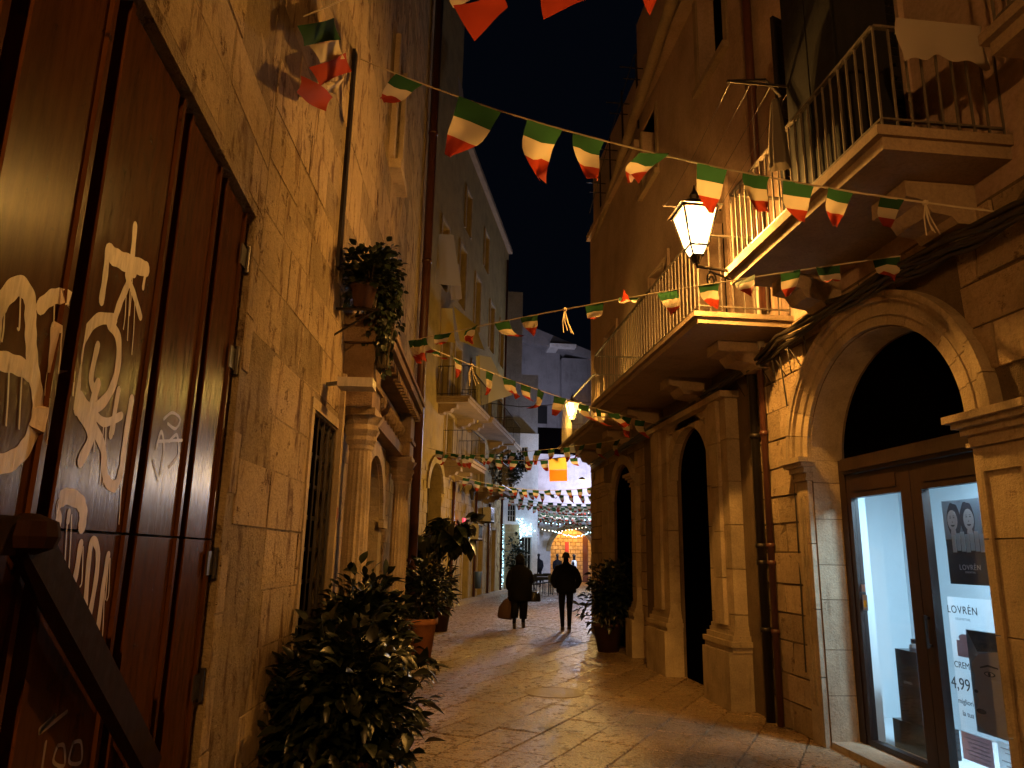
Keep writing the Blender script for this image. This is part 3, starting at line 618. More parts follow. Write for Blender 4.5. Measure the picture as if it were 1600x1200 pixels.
text('LOVRÉN', 5.50, 1.28, -.380, .080, MT['ink'], ps, sp=1.15); text('ESSENTIAL', 5.50, 1.23, -.380, .026, MT['pgrey'], ps, sp=1.4)
text('CREMA VISO', 5.655, .875, -.380, .066, MT['ink'], ps, 'LEFT'); text('4,99', 5.715, .715, -.380, .125, MT['ink'], ps, 'LEFT'); text('migliori attive', 5.655, .615, -.380, .055, MT['ink'], ps, 'LEFT'); text('la tua pelle', 5.62, .53, -.380, .055, MT['ink'], ps, 'LEFT')
mb = MB(); mb.prism([(5.6, .96), (5.40, .96), (5.40, 1.08), (5.6, 1.08)], -.381, -.379, RP); mb.prism(blob(5.5, 1.1, .07, .03), -.380, -.3785, RP); mb.build('cream_jar_print', MT['pink'], ps)
ps = thing('poster', RP(5.25, .8, -.35), 'tall dark poster close up of half a face with one eye', 'poster')
a, b, c, d = 5.47, 5.05, .45, 1.17
mb = MB(); flatp(mb, b-.1, c, a, d, -.372); mb.build('sheet', MT['pgrey'], ps)
mb = MB(); mb.prism([(a-.005, .50), (a-.02, .60), (a-.06, .68), (a-.03, .74), (a-.045, .85), (a-.02, .93), (a-.10, 1.0), (b+.02, 1.06), (b-.09, 1.0), (b-.09, .47), (a-.15, .455)], -.370, -.369, RP); mb.build('face', MT['skin2'], ps)
mb = MB(); mb.prism([(a-.01, 1.165), (b-.09, 1.165), (b-.09, .95), (b, 1.05), (a-.1, 1.02)], -.369, -.368, RP); mb.prism(blob(5.27, .875, .055, .018), -.369, -.367, RP); mb.prism([(5.36, .915), (5.28, .94), (5.18, .93), (5.18, .92), (5.28, .925), (5.36, .905)], -.369, -.367, RP); mb.prism(blob(5.40, .60, .05, .018), -.369, -.367, RP); mb.prism(blob(5.43, .735, .02, .012), -.369, -.367, RP); mb.build('features', MT['skin3'], ps)
mb = MB(); mb.prism(blob(5.27, .875, .042, .012), -.367, -.366, RP); mb.build('eye', MT['skin1'], ps)
mb = MB(); mb.prism(blob(5.27, .875, .014, .012), -.366, -.365, RP); mb.build('iris', MT['skin3'], ps)
for nm, (u0, u1, v0, v1), m_, lb in (('leaflet', (5.34, 5.66, .22, .415), 'pink', 'pink printed leaflet leaning low behind the right door pane'), ('leaflet', (4.95, 5.28, .12, .43), 'paper', 'white leaflet with brown printed lines at the bottom corner of the right pane')):
    t = thing(nm, RP((u0+u1)/2, v0, -.37), lb, 'leaflet'); mb = MB(); flatp(mb, u0, v0, u1, v1, -.372-.006*(m_ == 'pink')); mb.build('sheet', MT[m_], t)
    mb = MB(); 
    for k in range(6): flatp(mb, u0+.03, v1-.04-k*.028, u1-.03-.04*(k % 3), v1-.034-k*.028, -.369-.006*(m_ == 'pink'))
    mb.build('printed_line', MT['skin2'], t)
t = thing('door_sticker', R(6.66, 1.38, -.33), 'small grey and yellow stickers stuck at the edge of the left pane', 'sticker')
mb = MB(); flat(mb, 6.62, 1.22, 6.695, 1.36, -.311); mb.build('sheet', MT['pgrey'], t); mb = MB(); flat(mb, 6.635, 1.25, 6.68, 1.31, -.3085); mb.build('sheet', MT['yell'], t); mb = MB(); flat(mb, 6.64, 1.385, 6.695, 1.45, -.311); mb.build('sheet', MT['skin2'], t)
t = thing('display_box', R(6.2, .06, -.75), 'tall matt black display box standing behind the left pane', 'display box')
mb = MB(); mb.box((6.30, .3, -.72), (6.60, .90, -.52), T=R); mb.build('box_body', MT['blackg'], t)
text('LOVRÉN', 6.45, .62, -.517, .03, MT['pgrey'], t, deep=False)
mb = MB(); mb.box((6.22, .06, -.78), (6.70, .298, -.5), T=R); solo(mb, 'display_plinth', MT['blackg'], 'low black plinth under the tall display box', 'plinth')
t = thing('bottle', R(6.45, .9, -.62), 'squat silver and black bottle on top of the display box', 'bottle')
mb = MB(); mb.lathe([(.05, 0), (.055, .02), (.05, .05), (.03, .055)], R(6.45, .902, -.62), 16); mb.build('body', MT['silver'], t); mb = MB(); mb.lathe([(.03, .056), (.034, .06), (.034, .09), (.03, .095)], R(6.45, .902, -.62), 16); mb.build('cap', MT['blackg'], t)
mb = MB(); mb.box((4.7, .06, -1.6), (7.9, 2.7, -1.56), T=R); setp(mb.build('display_partition', MT['room']), 'white display partition standing behind the shop door', 'partition')
# near portal of dark passage
pp = thing('passage_portal', R(10.1, 0, 0), 'heavy limestone portal with moulded bases around a pitch dark passage', 'portal')
pilaster(8.55, 9.25, .0, 3.6, .16, pp, MT['trim'], False, True, False, 7)
pilaster(10.9, 11.7, .0, 3.6, .16, pp, MT['trim'], False, True, False, 7)
pilaster(8.75, 9.02, .9, 3.6, .21, pp, MT['trim'], False, False, False, 5); pilaster(11.15, 11.42, .9, 3.6, .21, pp, MT['trim'], False, False, False, 5)
mb = MB(); mb.box((8.5, 3.601, .001), (11.75, 3.68, .24), T=R); mb.box((9.251, 3.5, .001), (10.899, 3.6, .12), T=R); mb.build('lintel_moulding', MT['trim'], pp)
voussoirs(R, pp, 'arch_stone', MT['trim'], 10.075, 2.8, (.775, .68), (.99, .86), .0, .12, 11)
mb = MB(); mb.box((9.302, -.05, -.12), (10.848, 3.47, -.045), T=R); mb.build('passage_black_panel', MT['black'], pp)  # black panel across the opening paints the passage's darkness
mb = MB(); mb.box((13.202, -.05, -.12), (14.798, 3.37, -.045), T=R); d3 = thing('second_passage_portal', R(14, 0, 0), 'dark arched doorway with pilasters beside the far corner plant', 'portal'); mb.build('passage_black_panel', MT['black'], d3)  # black panel paints the dark of the second opening
pilaster(12.9, 13.17, .0, 2.9, .10, d3, MT['trim'], False, True, True, 5); pilaster(14.83, 15.5, 0, 2.9, .10, d3, MT['trim'], True, True, True, 5)
voussoirs(R, d3, 'arch_stone', MT['trim'], 14.0, 2.75, (.8, .66), (1.0, .84), .0, .06, 9)
# pipes and cables
for u, w, r, z1, m_, lb in ((7.95, .07, .05, 3.75, 'iron', 'dark iron drainpipe squeezed beside the passage portal'), (7.74, .06, .036, 3.7, 'pipe', 'slim rusty pipe running down the block wall to the ground')):
    mb = MB(); mb.tube([R(u, 0, w), R(u, z1, w), R(u-.08, z1+.12, w+.04), R(u-.2, z1+.25, w+.04)], r, 10)
    for z in (.9, 1.6, 1.78, 3.0): mb.tube([R(u, z, w), R(u, z+.05, w)], r*1.3, 10)
    solo(mb, 'drainpipe', MT[m_], lb, 'drainpipe', smooth=True)
mb = MB(); mb.tube([R(7.55, 4.75, .05), R(7.55, 4.72, .1), R(7.56, 4.66, .13), R(7.57, 4.3, .13), R(7.6, 3.95, .1)], .042, 10); mb.tube([R(7.56, 4.62, .13), R(7.56, 4.68, .13)], .055, 10)
solo(mb, 'vent_pipe', MT['pvc'], 'short pale plastic pipe under the balcony end catching the lamp light', 'pipe', smooth=True)
cb = thing('cable_bundle', R(8, 3.85, .05), 'thick sagging bundle of black cables clipped along the right wall', 'cables')
rs = random.Random(3); path = [(2.4, 3.76), (3.88, 3.80), (4.5, 3.84), (5.2, 3.92), (6.1, 3.92), (7.06, 3.90), (8.1, 3.82), (9.4, 3.75), (11.5, 3.74), (14.4, 3.70), (16.9, 3.68)]
for k in range(7):
    dz = rs.uniform(-.06, .06); dw = rs.uniform(.12, .17); pts = []
    for (a, za), (b, zb) in zip(path, path[1:]):
        for j in range(4):
            t = j/4; pts.append(R(a+(b-a)*t, za+(zb-za)*t+dz+.03*math.sin(k+3*(a+t))-.03*math.sin(PI*t), (dw if 4 < a < 12.5 else dw)+.015*math.sin(2*a+k)))
    mb = MB(); mb.tube(pts, rs.choice((.012, .016, .022)), 6); mb.build('cable', MT['cable'], cb, True)
for k in range(5):
    u = 6.6+k*.35; mb = MB(); mb.tube([R(u, 3.9, .14), R(u+.1, 3.6-.05*(k % 3), .05), R(u+.25, 3.55, .03), R(u+.4, 3.85, .12)], .006, 5); mb.build('loose_wire', MT['cable'], cb, True)
mb = MB(); mb.tube([R(7.2, 3.9, .1), R(7.24, 3.2, .02), R(7.2, 2.4, .02), R(7.22, .6, .02)], .008, 6); mb.build('loose_wire', MT['cable'], cb)

# ------------------------------------------------------------------ balconies
def balcony(T, u0, u1, z, w, name_lbl, parent, m, rm, rh=.9, th=.16, sp=.11, corb=None, end=True, far=True, tube=None, loc=None):
    b = MB(); b.box((u0, z, .001), (u1, z+th*.55, w-.05), T=T); b.box((u0-.03, z+th*.55+.0005, .001), (u1+.03, z+th, w), T=T)
    b = b.build('balcony', m, parent, label=name_lbl)
    for (a, c) in corb or ():
        k = MB(); k.prism([(0, 0), (0, -.30), (.16, -.30), (.20, -.25), (w*.36, -.23), (w*.42, -.14), (w*.55, -.12), (w*.55, 0)], a, c, lambda p, q, r: T(r, z-.001+q, p+.001)); k.build('corbel', m, b)
    g = MB(); h = z+th+rh; e = w-.08
    g.bar(T(u0+.03, h, e), T(u1-.03, h, e), .035, .018); g.bar(T(u0+.03, z+th+.08, e), T(u1-.03, z+th+.08, e), .022, .015)
    if end: g.bar(T(u0+.03, h, .0), T(u0+.03, h, e), .035, .018); g.bar(T(u0+.03, z+th+.08, .0), T(u0+.03, z+th+.08, e), .022, .015)
    if far: g.bar(T(u1-.03, h, .0), T(u1-.03, h, e), .035, .018)
    g.build('handrail', rm, b)
    bm = MB(); bm.bar((0, 0, 0), (0, 0, 1), .013); me = mesh_of(bm, 'baluster', rm)
    spots = [(u0+.03+k*(u1-u0-.06)/max(1, round((u1-u0)/sp)), e) for k in range(round((u1-u0)/sp)+1)]
    if end: spots += [(u0+.03, k*e/max(1, round(e/sp))) for k in range(round(e/sp))]
    if far: spots += [(u1-.03, k*e/max(1, round(e/sp))) for k in range(round(e/sp))]
    for (a, c) in spots: inst(me, 'baluster', Matrix.Translation(T(a, z+th, c)) @ Matrix.Diagonal((1, 1, rh, 1)), b)
    return b
b1 = balcony(R, 4.0, 6.48, 4.25, .95, 'near stone balcony slab with dark rails and a cloth hung over its end', hr, MT['slab'], MT['rail'], .78, .16, .115, [(4.35, 4.75), (6.1, 6.4)])
b2 = balcony(R, 7.05, 12.1, 4.04, 1.08, 'long stone balcony beyond the street lantern', hr, MT['slab'], MT['rail'], .88, .12, .12, [(7.6, 7.95), (9.35, 9.75), (11.5, 11.9)])
b3 = balcony(R, 13.3, 16.8, 4.0, .82, 'small balcony at the far corner under the second lantern', hr, MT['slab'], MT['rail'], .9, .13, .13, [(13.5, 13.9), (16.2, 16.6)])
b4 = balcony(R, 1.8, 3.64, 4.72, .42, 'high balcony corner at the top right edge', hr, MT['slab'], MT['rail'], .9, .16, .13)
for i, (u0, u1, z0, z1) in enumerate([BD1, BD2, BD3, UW[-1]]):
    mb = MB(); mb.box((u0, z0, -.45), (u1, z1, -.40), T=R); dd = mb.build('balcony_door', MT['black'], hr)
    mb = MB(); mb.box((u0-.1, z0, .0), (u0-.003, z1+.1, .05), T=R); mb.box((u1+.003, z0, .0), (u1+.1, z1+.1, .05), T=R); mb.box((u0-.0, z1+.003, .0), (u1, z1+.1, .05), T=R); mb.build('frame', MT['plaster'], dd)
def shutter(T, mt, wd, ht, m, parent, lab=None):
    """one louvred leaf hinged at local x=0"""
    f = MB(); t = .035
    for a, b in (((0, 0, 0), (.05, t, ht)), ((wd-.05, 0, 0), (wd, t, ht)), ((.05, 0, 0), (wd-.05, t, .08)), ((.05, 0, ht-.08), (wd-.05, t, ht)), ((.05, 0, ht*.5-.04), (wd-.05, t, ht*.5+.04))): f.box(a, b)
    o = f.build('shutter', m, None, label=lab); o.matrix_basis = mt; o.parent = parent; o.matrix_parent_inverse = WM[parent.name].inverted(); WM[o.name] = mt.copy()
    sl = MB(); sl.box((.05, -.012, -.004), (wd-.05, .045, .004)); me = mesh_of(sl, 'slat', m); n = int((ht-.2)/.075)
    for k in range(n):
        z = .12+k*(ht-.24)/max(1, n-1)
        if abs(z-ht*.5) < .07: continue
        inst(me, 'slat', mt @ Matrix.Translation((0, 0, z)) @ Matrix.Rotation(.6, 4, 'X'), o)
    return o
# open shutters of the near balcony door: one flat on the wall, one standing out
RB = lambda u, v, w_, a: R.mat(u, v, w_) @ Matrix.Rotation(a, 4, 'Z')
shutter(R, RB(6.17, 4.44, .02, .12), .55, 2.2, MT['shutL'], hr, 'open louvred shutter lit from below')
shutter(R, RB(4.93, 4.44, .02, PI/2+.12), .62, 2.2, MT['shut'], hr, 'louvred shutter standing out edge on')
shutter(R, RB(6.15, 4.44, .03, PI*.62), .62, 2.4, MT['shut'], hr, 'dark inner shutter leaf standing open')
for (u0, u1, z0, z1) in UW[:2]:
    mb = MB(); mb.box((u0, z0, -.3), (u1, z1, -.26), T=R); wn = mb.build('window', MT['black'], hr)
    mb = MB(); mb.box((u0-.12, z0-.1, -.003), (u1+.12, z0-.002, .09), T=R); mb.build('sill', MT['slab'], wn)
    for a, b in ((u0-.12, u0-.002), (u1+.002, u1+.12)): mb = MB(); mb.box((a, z0, -.003), (b, z1, .03), T=R); mb.build('frame', MT['slab'], wn)
mb = MB(); mb.tube([R(7.5, 4.4, .08), R(7.5, 12, .08)], .055, 10)
for z in (5.6, 7.2, 8.8): mb.tube([R(7.5, z, .08), R(7.5, z+.05, .08)], .068, 10)
solo(mb, 'drainpipe', MT['pipe'], 'dark drainpipe climbing the upper plaster wall behind the lantern', 'drainpipe', smooth=True)
mb = MB(); mb.tube([(3.25, 8.0, 10.2), (3.36, 9.4, 10.05), (3.55, 12.6, 9.8), (3.8, 16.8, 9.25), (3.83, 17.1, 9.0), (3.86, 17.2, 8.4), (3.86, 17.2, 6.9)], .10, 10)
solo(mb, 'roof_gutter', MT['slab'], 'long pale roof gutter running along the eaves and bending down', 'gutter', smooth=True)
mb = MB(); mb.prism([(7.5, 10.001), (12.49, 10.001), (12.49, 10.2), (7.5, 10.3)], -.5, .22, R); mb.box((12.5, 9.401, -.5), (17, 9.55, .1), T=R); mb.build('eaves', MT['plaster'], hr)
tw = MB(); tw.box((3.72, 10.8, 9.6), (4.6, 12.6, 12.2)); tw.box((3.92, 12.6, 9.56), (4.8, 17.6, 11.6)); tw.build('roof_storey', MT['plaster'], hr)
mb = MB()
for (x, y, z) in ((3.6, 12.2, 10.2), (3.65, 13.5, 10.3), (3.75, 15, 10.1), (3.8, 16.2, 9.9)):
    mb.tube([(x, y, z-.6), (x-.02, y, z+1.0)], .02, 6); mb.tube([(x-.35, y, z+.7), (x+.3, y, z+.7)], .012, 6); mb.tube([(x-.28, y, z+.45), (x+.3, y, z+.45)], .012, 6)
mb.tube([(3.55, 12.2, 11.2), (3.73, 15, 11.1), (3.78, 17.4, 10.4)], .008, 5); mb.build('roof_railing', MT['iron'], hr)
t = thing('balcony_cabinet', R(4.9, 4.41, .55), 'tall dark cabinet with louvred sides standing on the near balcony', 'cabinet')
mb = MB(); mb.box((4.55, 4.415, .38), (5.35, 6.75, .80), T=R); cbn = mb.build('cabinet_body', MT['shut'], t)
for a, b in ((4.58, 4.94), (4.96, 5.32)): mb = MB(); mb.box((a, 4.5, .80), (b, 6.70, .815), T=R); mb.build('cabinet_door', MT['shut'], t)
# cloth on the end rail
def drape(name, pts_fn, nu, nv, m, label, cat, group=None):
    mb = MB(); vs = [pts_fn(i/nu, j/nv) for j in range(nv+1) for i in range(nu+1)]
    mb.add(vs, [(j*(nu+1)+i, j*(nu+1)+i+1, (j+1)*(nu+1)+i+1, (j+1)*(nu+1)+i) for j in range(nv) for i in range(nu)])
    return solo(mb, name, m, label, cat, group, smooth=True)
drape('hanging_cloth', lambda s, t: R(3.98-.02*math.sin(9*s)*t-.02, 5.22-(.30+.04*math.sin(7*s+1)+.02*math.sin(19*s))*t, .12+.62*s+.02*math.sin(5*t)), 22, 8, MT['linen'], 'pale pinkish cloth with wavy hem hung over the balcony end rail', 'cloth')
drape('folded_parasol_cover', lambda s, t: R(5.22+(.025+.09*t-.04*t*t)*math.cos(2*PI*s)*(1+.2*math.sin(8*PI*s)), 5.42-.62*t, .98+(.025+.09*t-.04*t*t)*math.sin(2*PI*s)*(1+.3*math.sin(6*PI*s))), 18, 10, MT['awn_dark'], 'closed dark parasol cloth hanging on the near balcony rail', 'parasol')
cl = thing('clothesline', R(5.6, 5.6, 1.0), 'metal clothesline arms with thin wires above the near balcony', 'clothesline')
mb = MB(); mb.tube([R(5.35, 5.2, .9), R(5.35, 5.55, .85), R(5.32, 5.68, 1.0), R(5.30, 5.62, 1.35)], .014, 8); mb.tube([R(5.3, 5.62, .75), R(5.3, 5.62, 1.35)], .012, 6); mb.build('arm', MT['iron'], cl)
mb = MB(); mb.tube([R(7.1, 4.95, 1.0), R(7.1, 5.32, 1.0), R(7.1, 5.38, 1.1)], .012, 8); mb.tube([R(7.1, 5.36, .7), R(7.1, 5.36, 1.35)], .012, 6); mb.build('arm', MT['iron'], cl)
for k in range(4): mb = MB(); mb.tube([R(5.3, 5.62, .78+k*.18), R(6.2, 5.46, .78+k*.18), R(7.1, 5.36, .73+k*.2)], .003, 5); mb.build('wire', MT['rail'], cl)
# ------------------------------------------------------------------ street lanterns
def lantern(p, wall_pt, label, power, col, radius=.05, sc=1., glass=None, plate=.4):
    t = thing('street_lantern', p, label, 'street lantern', 'iron street lanterns on the right wall'); p = Vector(p); glass = glass or MT['lglass']
    def ring(r, z): return [(p.x+sx*r*sc, p.y+sy*r*sc, p.z+z*sc) for sx, sy in ((-1,-1),(1,-1),(1,1),(-1,1))]
    g = MB(); A, B_ = ring(.085, .06), ring(.165, .42)
    for k in range(4):
        j = (k+1) % 4; g = MB(); g.add([A[k], A[j], B_[j], B_[k]], [(0, 1, 2, 3)]); g.build('pane', glass, t)
    C = ring(.05, -.03)
    for k in range(4):
        j = (k+1) % 4; g = MB(); g.add([C[k], C[j], A[j], A[k]], [(0, 1, 2, 3)]); g.build('lower_pane', glass, t)
    f = MB()
    for k in range(4):
        j = (k+1) % 4; f.bar(A[k], B_[k], .016*sc); f.bar(A[k], A[j], .016*sc); f.bar(B_[k], B_[j], .02*sc); f.bar(C[k], A[k], .012*sc); f.bar(C[k], C[j], .014*sc)
    f.lathe([(.03*sc, -.10*sc), (.05*sc, -.06*sc), (.06*sc, -.03*sc), (.03*sc, -.028*sc)], p, 10); f.build('lantern_frame', MT['iron'], t)
    rf = MB(); D_, E_ = ring(.21, .43), ring(.05, .55); rf.add(D_+E_, [(0,1,5,4),(1,2,6,5),(2,3,7,6),(3,0,4,7),(4,5,6,7),(0,3,2,1)]); rf.lathe([(.04*sc, .55*sc), (.05*sc, .6*sc), (.015*sc, .66*sc), (.003, .72*sc)], p, 8); rf.build('lantern_roof', MT['iron'], t)
    b = MB(); b.lathe([(.01, .10), (.035, .14), (.04, .2), (.025, .27), (.01, .3)], p, 12); b.build('bulb', MT['bulb'], t, True)
    q = Vector(wall_pt); s0 = p+Vector((0, 0, -.10*sc)); a = MB()
    e = Vector((q.x, q.y, s0.z)); a.tube([s0+Vector((0,0,.02)), s0+Vector((0,0,-.03)), s0+(e-s0)*.5+Vector((0,0,-.03)), e+Vector((0,0,-.03))], .016, 8)
    sp = [s0+(e-s0)*(.35+.13*math.cos(x)*(1-x/14))+Vector((0, 0, -.15+.09*math.sin(x)*(1-x/14))) for x in [i*.5 for i in range(20)]]
    a.tube(sp, .009, 6); a.tube([s0+(e-s0)*.3+Vector((0,0,-.06)), s0+(e-s0)*.6+Vector((0,0,-.09)), e+Vector((0,0,-plate*.87))], .011, 6); a.bar(e+Vector((0,0,-plate)), e+Vector((0,0,.05)), .05, .02); a.build('bracket', MT['iron'], t)
    L_ = bpy.data.lights.new('lantern_light', 'POINT'); L_.energy = power; L_.color = col; L_.shadow_soft_size = radius
    o = bpy.data.objects.new('lantern_light', L_); COL.objects.link(o); o.location = p+Vector((0, 0, .24*sc)); o['label'] = 'light of a street lantern'
    return t
AMB = (1., .49, .10)
lantern((2.42, 6.36, 4.50), (2.84, 6.44, 4.36), 'bright iron street lantern on a scrolled bracket between the two balconies', 1850, AMB, .05, 1.0, None, .16)
lantern((2.95, 15.45, 4.55), (3.69, 15.45, 4.5), 'small glowing yellow street lantern at the far balcony corner', 1900, (1., .56, .11), .05, .8, MT['lglass2'])
lantern((-.62, -2.9, 4.1), (-1.09, -2.9, 4.0), 'added unseen street lantern behind the viewer on the left wall', 3200, (1., .48, .13))  # unseen lantern added to light the near arch from behind the viewer

# ------------------------------------------------------------------ bunting
def flag_mesh(seed, stripes=3):
    rs = random.Random(seed); mb = MB(); nx, ny = 4, 9; vs = []
    a1, a2, ph, cur = rs.uniform(.08, .26), rs.uniform(-.45, .45), rs.uniform(0, 6), rs.uniform(.1, .9)
    for j in range(ny+1):
        t = j/ny; hw = .5*(1-.35*t) if t < .62 else .5*(1-.35*.62)*(1-(t-.62)/.38*(.80 if seed % 3 else .55))
        for i in range(nx+1):
            s = i/nx*2-1; y = (a1*math.sin(3*s+ph+4*t)+cur*t*t)*t; z = -1.35*t*math.cos(cur*.8*t)
            vs.append((s*hw+a2*t*t+.03*math.sin(5*t+ph), y+.05*math.sin(2.5*s+ph)*t, z))
    for j in range(ny):
        for i in range(nx): mb.add([], [], 0); mb.f.append((j*(nx+1)+i, j*(nx+1)+i+1, (j+1)*(nx+1)+i+1, (j+1)*(nx+1)+i)); mb.m.append(0 if j < 3 else 1 if j < 6 else 2)
    mb.v = vs
    return mesh_of(mb, 'flag', [MT['green'], MT['whitec'], MT['red']], True)
FM = [flag_mesh(i) for i in range(9)]
def lerp(A, B, t, sag):
    return Vector(A)*(1-t)+Vector(B)*t+Vector((0, 0, -sag*4*t*(1-t)))
def bunting(A, B, sag, flags, label, size=.26, seed=1, yawj=.5, r=.006, tassels=()):
    """flags: list of t, or of picture-independent (t, width)"""
    t0 = thing('flag_bunting', Vector(A)*.5+Vector(B)*.5, label, 'bunting', 'strings of green white and red pennants across the street')
    rs = random.Random(seed); mb = MB(); mb.tube([lerp(A, B, i/24, sag) for i in range(25)], r, 5); mb.build('cord', MT['rope'], t0)
    for k, f in enumerate(flags):
        t, sz = f if isinstance(f, tuple) else (f, size)
        p = lerp(A, B, t, sag); d = (lerp(A, B, min(1, t+.01), sag)-lerp(A, B, max(0, t-.01), sag)).normalized()
        zc = Vector((0, 0, 1)); y = zc.cross(d).normalized(); z = d.cross(y)
        m = Matrix(((d.x, y.x, z.x, p.x), (d.y, y.y, z.y, p.y), (d.z, y.z, z.z, p.z), (0, 0, 0, 1)))
        m = m @ Matrix.Rotation(rs.uniform(-.7, .7)*yawj*1.4, 4, 'X') @ Matrix.Rotation(rs.uniform(-.4, .4)*yawj, 4, 'Z') @ Matrix.Rotation(rs.uniform(-.12, .12), 4, 'Y') @ Matrix.Diagonal((sz, sz*rs.choice((1, -1)), sz*rs.uniform(.85, 1.1), 1))
        inst(FM[rs.randrange(9)], 'flag', m, t0)
    for t in tassels:
        p = lerp(A, B, t, sag); mb = MB()
        for q in range(4): x = rs.uniform(-.04, .04); mb.tube([p, p+Vector((x, x*.4, -.09-.05*rs.random())), p+Vector((x*1.6+.03, 0, -.2-.06*rs.random()))], .005, 4)
        mb.lathe([(.004, -.02), (.02, -.01), (.02, .01), (.004, .02)], p, 6); mb.build('cord_knot', MT['rope'], t0)
    return t0
def tpx(A, B, sag, xs):
    ts = [i/400 for i in range(401)]; pp_ = [proj(lerp(A, B, t, sag))[0] for t in ts]; out = []
    for x in xs: out.append(min(range(401), key=lambda i: abs(pp_[i]-x))/400)
    return out
def place(A, B, sag, xs, wpx=None):
    """(t, size) for flags evenly described by where they hang along the string"""
    out = []
    ts = tpx(A, B, sag, xs)
    for i, t in enumerate(ts):
        if wpx is None: out.append(t); continue
        a, b = lerp(A, B, max(0, t-.01), sag), lerp(A, B, min(1, t+.01), sag)
        dpx = math.hypot(proj(a)[0]-proj(b)[0], proj(a)[1]-proj(b)[1]); sz = (b-a).length/dpx*wpx[i]
        out.append((t, sz))
    return out
A1, B1 = Vector(LB(2.34, 6.5, .02)), Vector((3.6, 4.0, 3.86))
bunting(A1, B1, .22, place(A1, B1, .22, [642, 750, 850, 918, 1022, 1112, 1180, 1248, 1312, 1392], [44, 60, 56, 50, 56, 46, 48, 48, 40, 38]), 'nearest bunting string sloping from upper left wall to the cables above the shop arch', .26, 3, .9, .007, tpx(A1, B1, .22, [1446]))
A0, B0 = Vector(LB(.35, 5.35, .02)), Vector((3.1, 3.6, 7.6))
bunting(A0, B0, .15, [], 'frayed bunting string at the top left leaving the frame', .3, 9, 1.)
t0 = thing('loose_flag', LB(.5, 5.3, .1), 'large twisted green white and red pennant hanging by the upper left wall', 'flag')
def onwall(px, py, w, T=LB):
    d = ray(px, py); n = T.n; q = T.o+T.n*w; t = (q-Cc).dot(n)/d.dot(n); return Cc+d*t
def quadpx(pts, w, m, name, parent, lab=None, bend=.03):
    P = [onwall(x, y, w) for x, y in pts]; mb = MB(); n = 6; vs = []
    for j in range(n+1):
        for i in range(n+1):
            s, t = i/n, j/n; a = P[0].lerp(P[1], s); b = P[3].lerp(P[2], s); p = a.lerp(b, t)+LB.n*bend*math.sin(PI*s*1.3+t*2); vs.append(p)
    mb.add(vs, [(j*(n+1)+i, j*(n+1)+i+1, (j+1)*(n+1)+i+1, (j+1)*(n+1)+i) for j in range(n) for i in range(n)]); mb.build(name, m, parent, True)
quadpx([(464, 40), (527, 28), (534, 62), (468, 72)], .16, MT['green'], 'green_band', t0); quadpx([(482, 70), (534, 62), (540, 92), (494, 98)], .15, MT['whitec'], 'white_band', t0); quadpx([(482, 105), (545, 82), (551, 112), (493, 135)], .14, MT['red'], 'red_band', t0)
quadpx([(470, 118), (525, 152), (511, 174), (456, 144)], .2, MT['red'], 'red_band', t0); quadpx([(506, 130), (543, 122), (528, 148), (505, 138)], .17, MT['whitec'], 'white_band', t0)
t0 = thing('loose_flag', (.7, 4.2, 5.4), 'large flag hanging into the top of the picture beside the dark sky', 'flag')
def atY(px, py, y): d = ray(px, py); return Cc+d*(y/d.y)
def quadY(pts, y, m, name, parent, bend=.03):
    P = [atY(x, yy, y) for x, yy in pts]; mb = MB(); n = 6; vs = []
    for j in range(n+1):
        for i in range(n+1):
            s, t = i/n, j/n; p = P[0].lerp(P[1], s).lerp(P[3].lerp(P[2], s), t)+Vector((0, bend*math.sin(3*s+2*t), 0)); vs.append(p)
    mb.add(vs, [(j*(n+1)+i, j*(n+1)+i+1, (j+1)*(n+1)+i+1, (j+1)*(n+1)+i) for j in range(n) for i in range(n)]); mb.build(name, m, parent, True)
quadY([(690, -30), (775, -60), (782, -14), (708, 8)], 4.2, MT['whitec'], 'white_band', t0); quadY([(700, -55), (765, -80), (775, -60), (690, -30)], 4.2, MT['green'], 'green_band', t0)
quadY([(708, 8), (782, -14), (793, 16), (742, 60)], 4.2, MT['red'], 'red_band', t0)
mb = MB(); mb.tube([atY(540, -60, 4.15), atY(720, -75, 4.2), atY(900, -70, 4.1), atY(1100, -60, 3.9)], .006, 5); solo(mb, 'overhead_rope', MT['rope'], 'cord above the frame carrying the large hanging flags', 'cord')
t0 = thing('loose_flag', (1.4, 4.2, 5.4), 'second large flag whose red end dips in at the top right of the sky', 'flag')
quadY([(838, -60), (905, -70), (912, -30), (842, -20)], 4.15, MT['whitec'], 'white_band', t0); quadY([(842, -20), (912, -30), (916, 4), (850, 26)], 4.15, MT['red'], 'red_band', t0)
t0 = thing('loose_flag', (2.0, 4.2, 5.4), 'small red flag tip at the very top next to the gutter', 'flag')
quadY([(990, -60), (1040, -64), (1042, -20), (1000, -15)], 4.05, MT['whitec'], 'white_band', t0); quadY([(1000, -15), (1042, -20), (1024, 6), (1017, 20)], 4.05, MT['red'], 'red_band', t0)
A2, B2 = Vector(LB(3.35, 3.9, .03)), Vector((3.55, 5.0, 3.98))
A2 = Vector(LB(3.4, 3.88, .62)); 
bunting(A2, B2, -.05, place(A2, B2, -.05, [575, 600, 653, 694, 738, 783, 828, 928, 985, 1043, 1107, 1165, 1234, 1296, 1385], [24, 22, 27, 25, 26, 28, 26, 30, 32, 33, 33, 36, 34, 38, 44]), 'second bunting string stretched level from the portal to the shop arch cables', .2, 12, .8, .006, tpx(A2, B2, -.05, [882]))
A3, B3 = Vector(LB(3.45, 3.86, .62)), Vector((3.5, 11.2, 3.72))
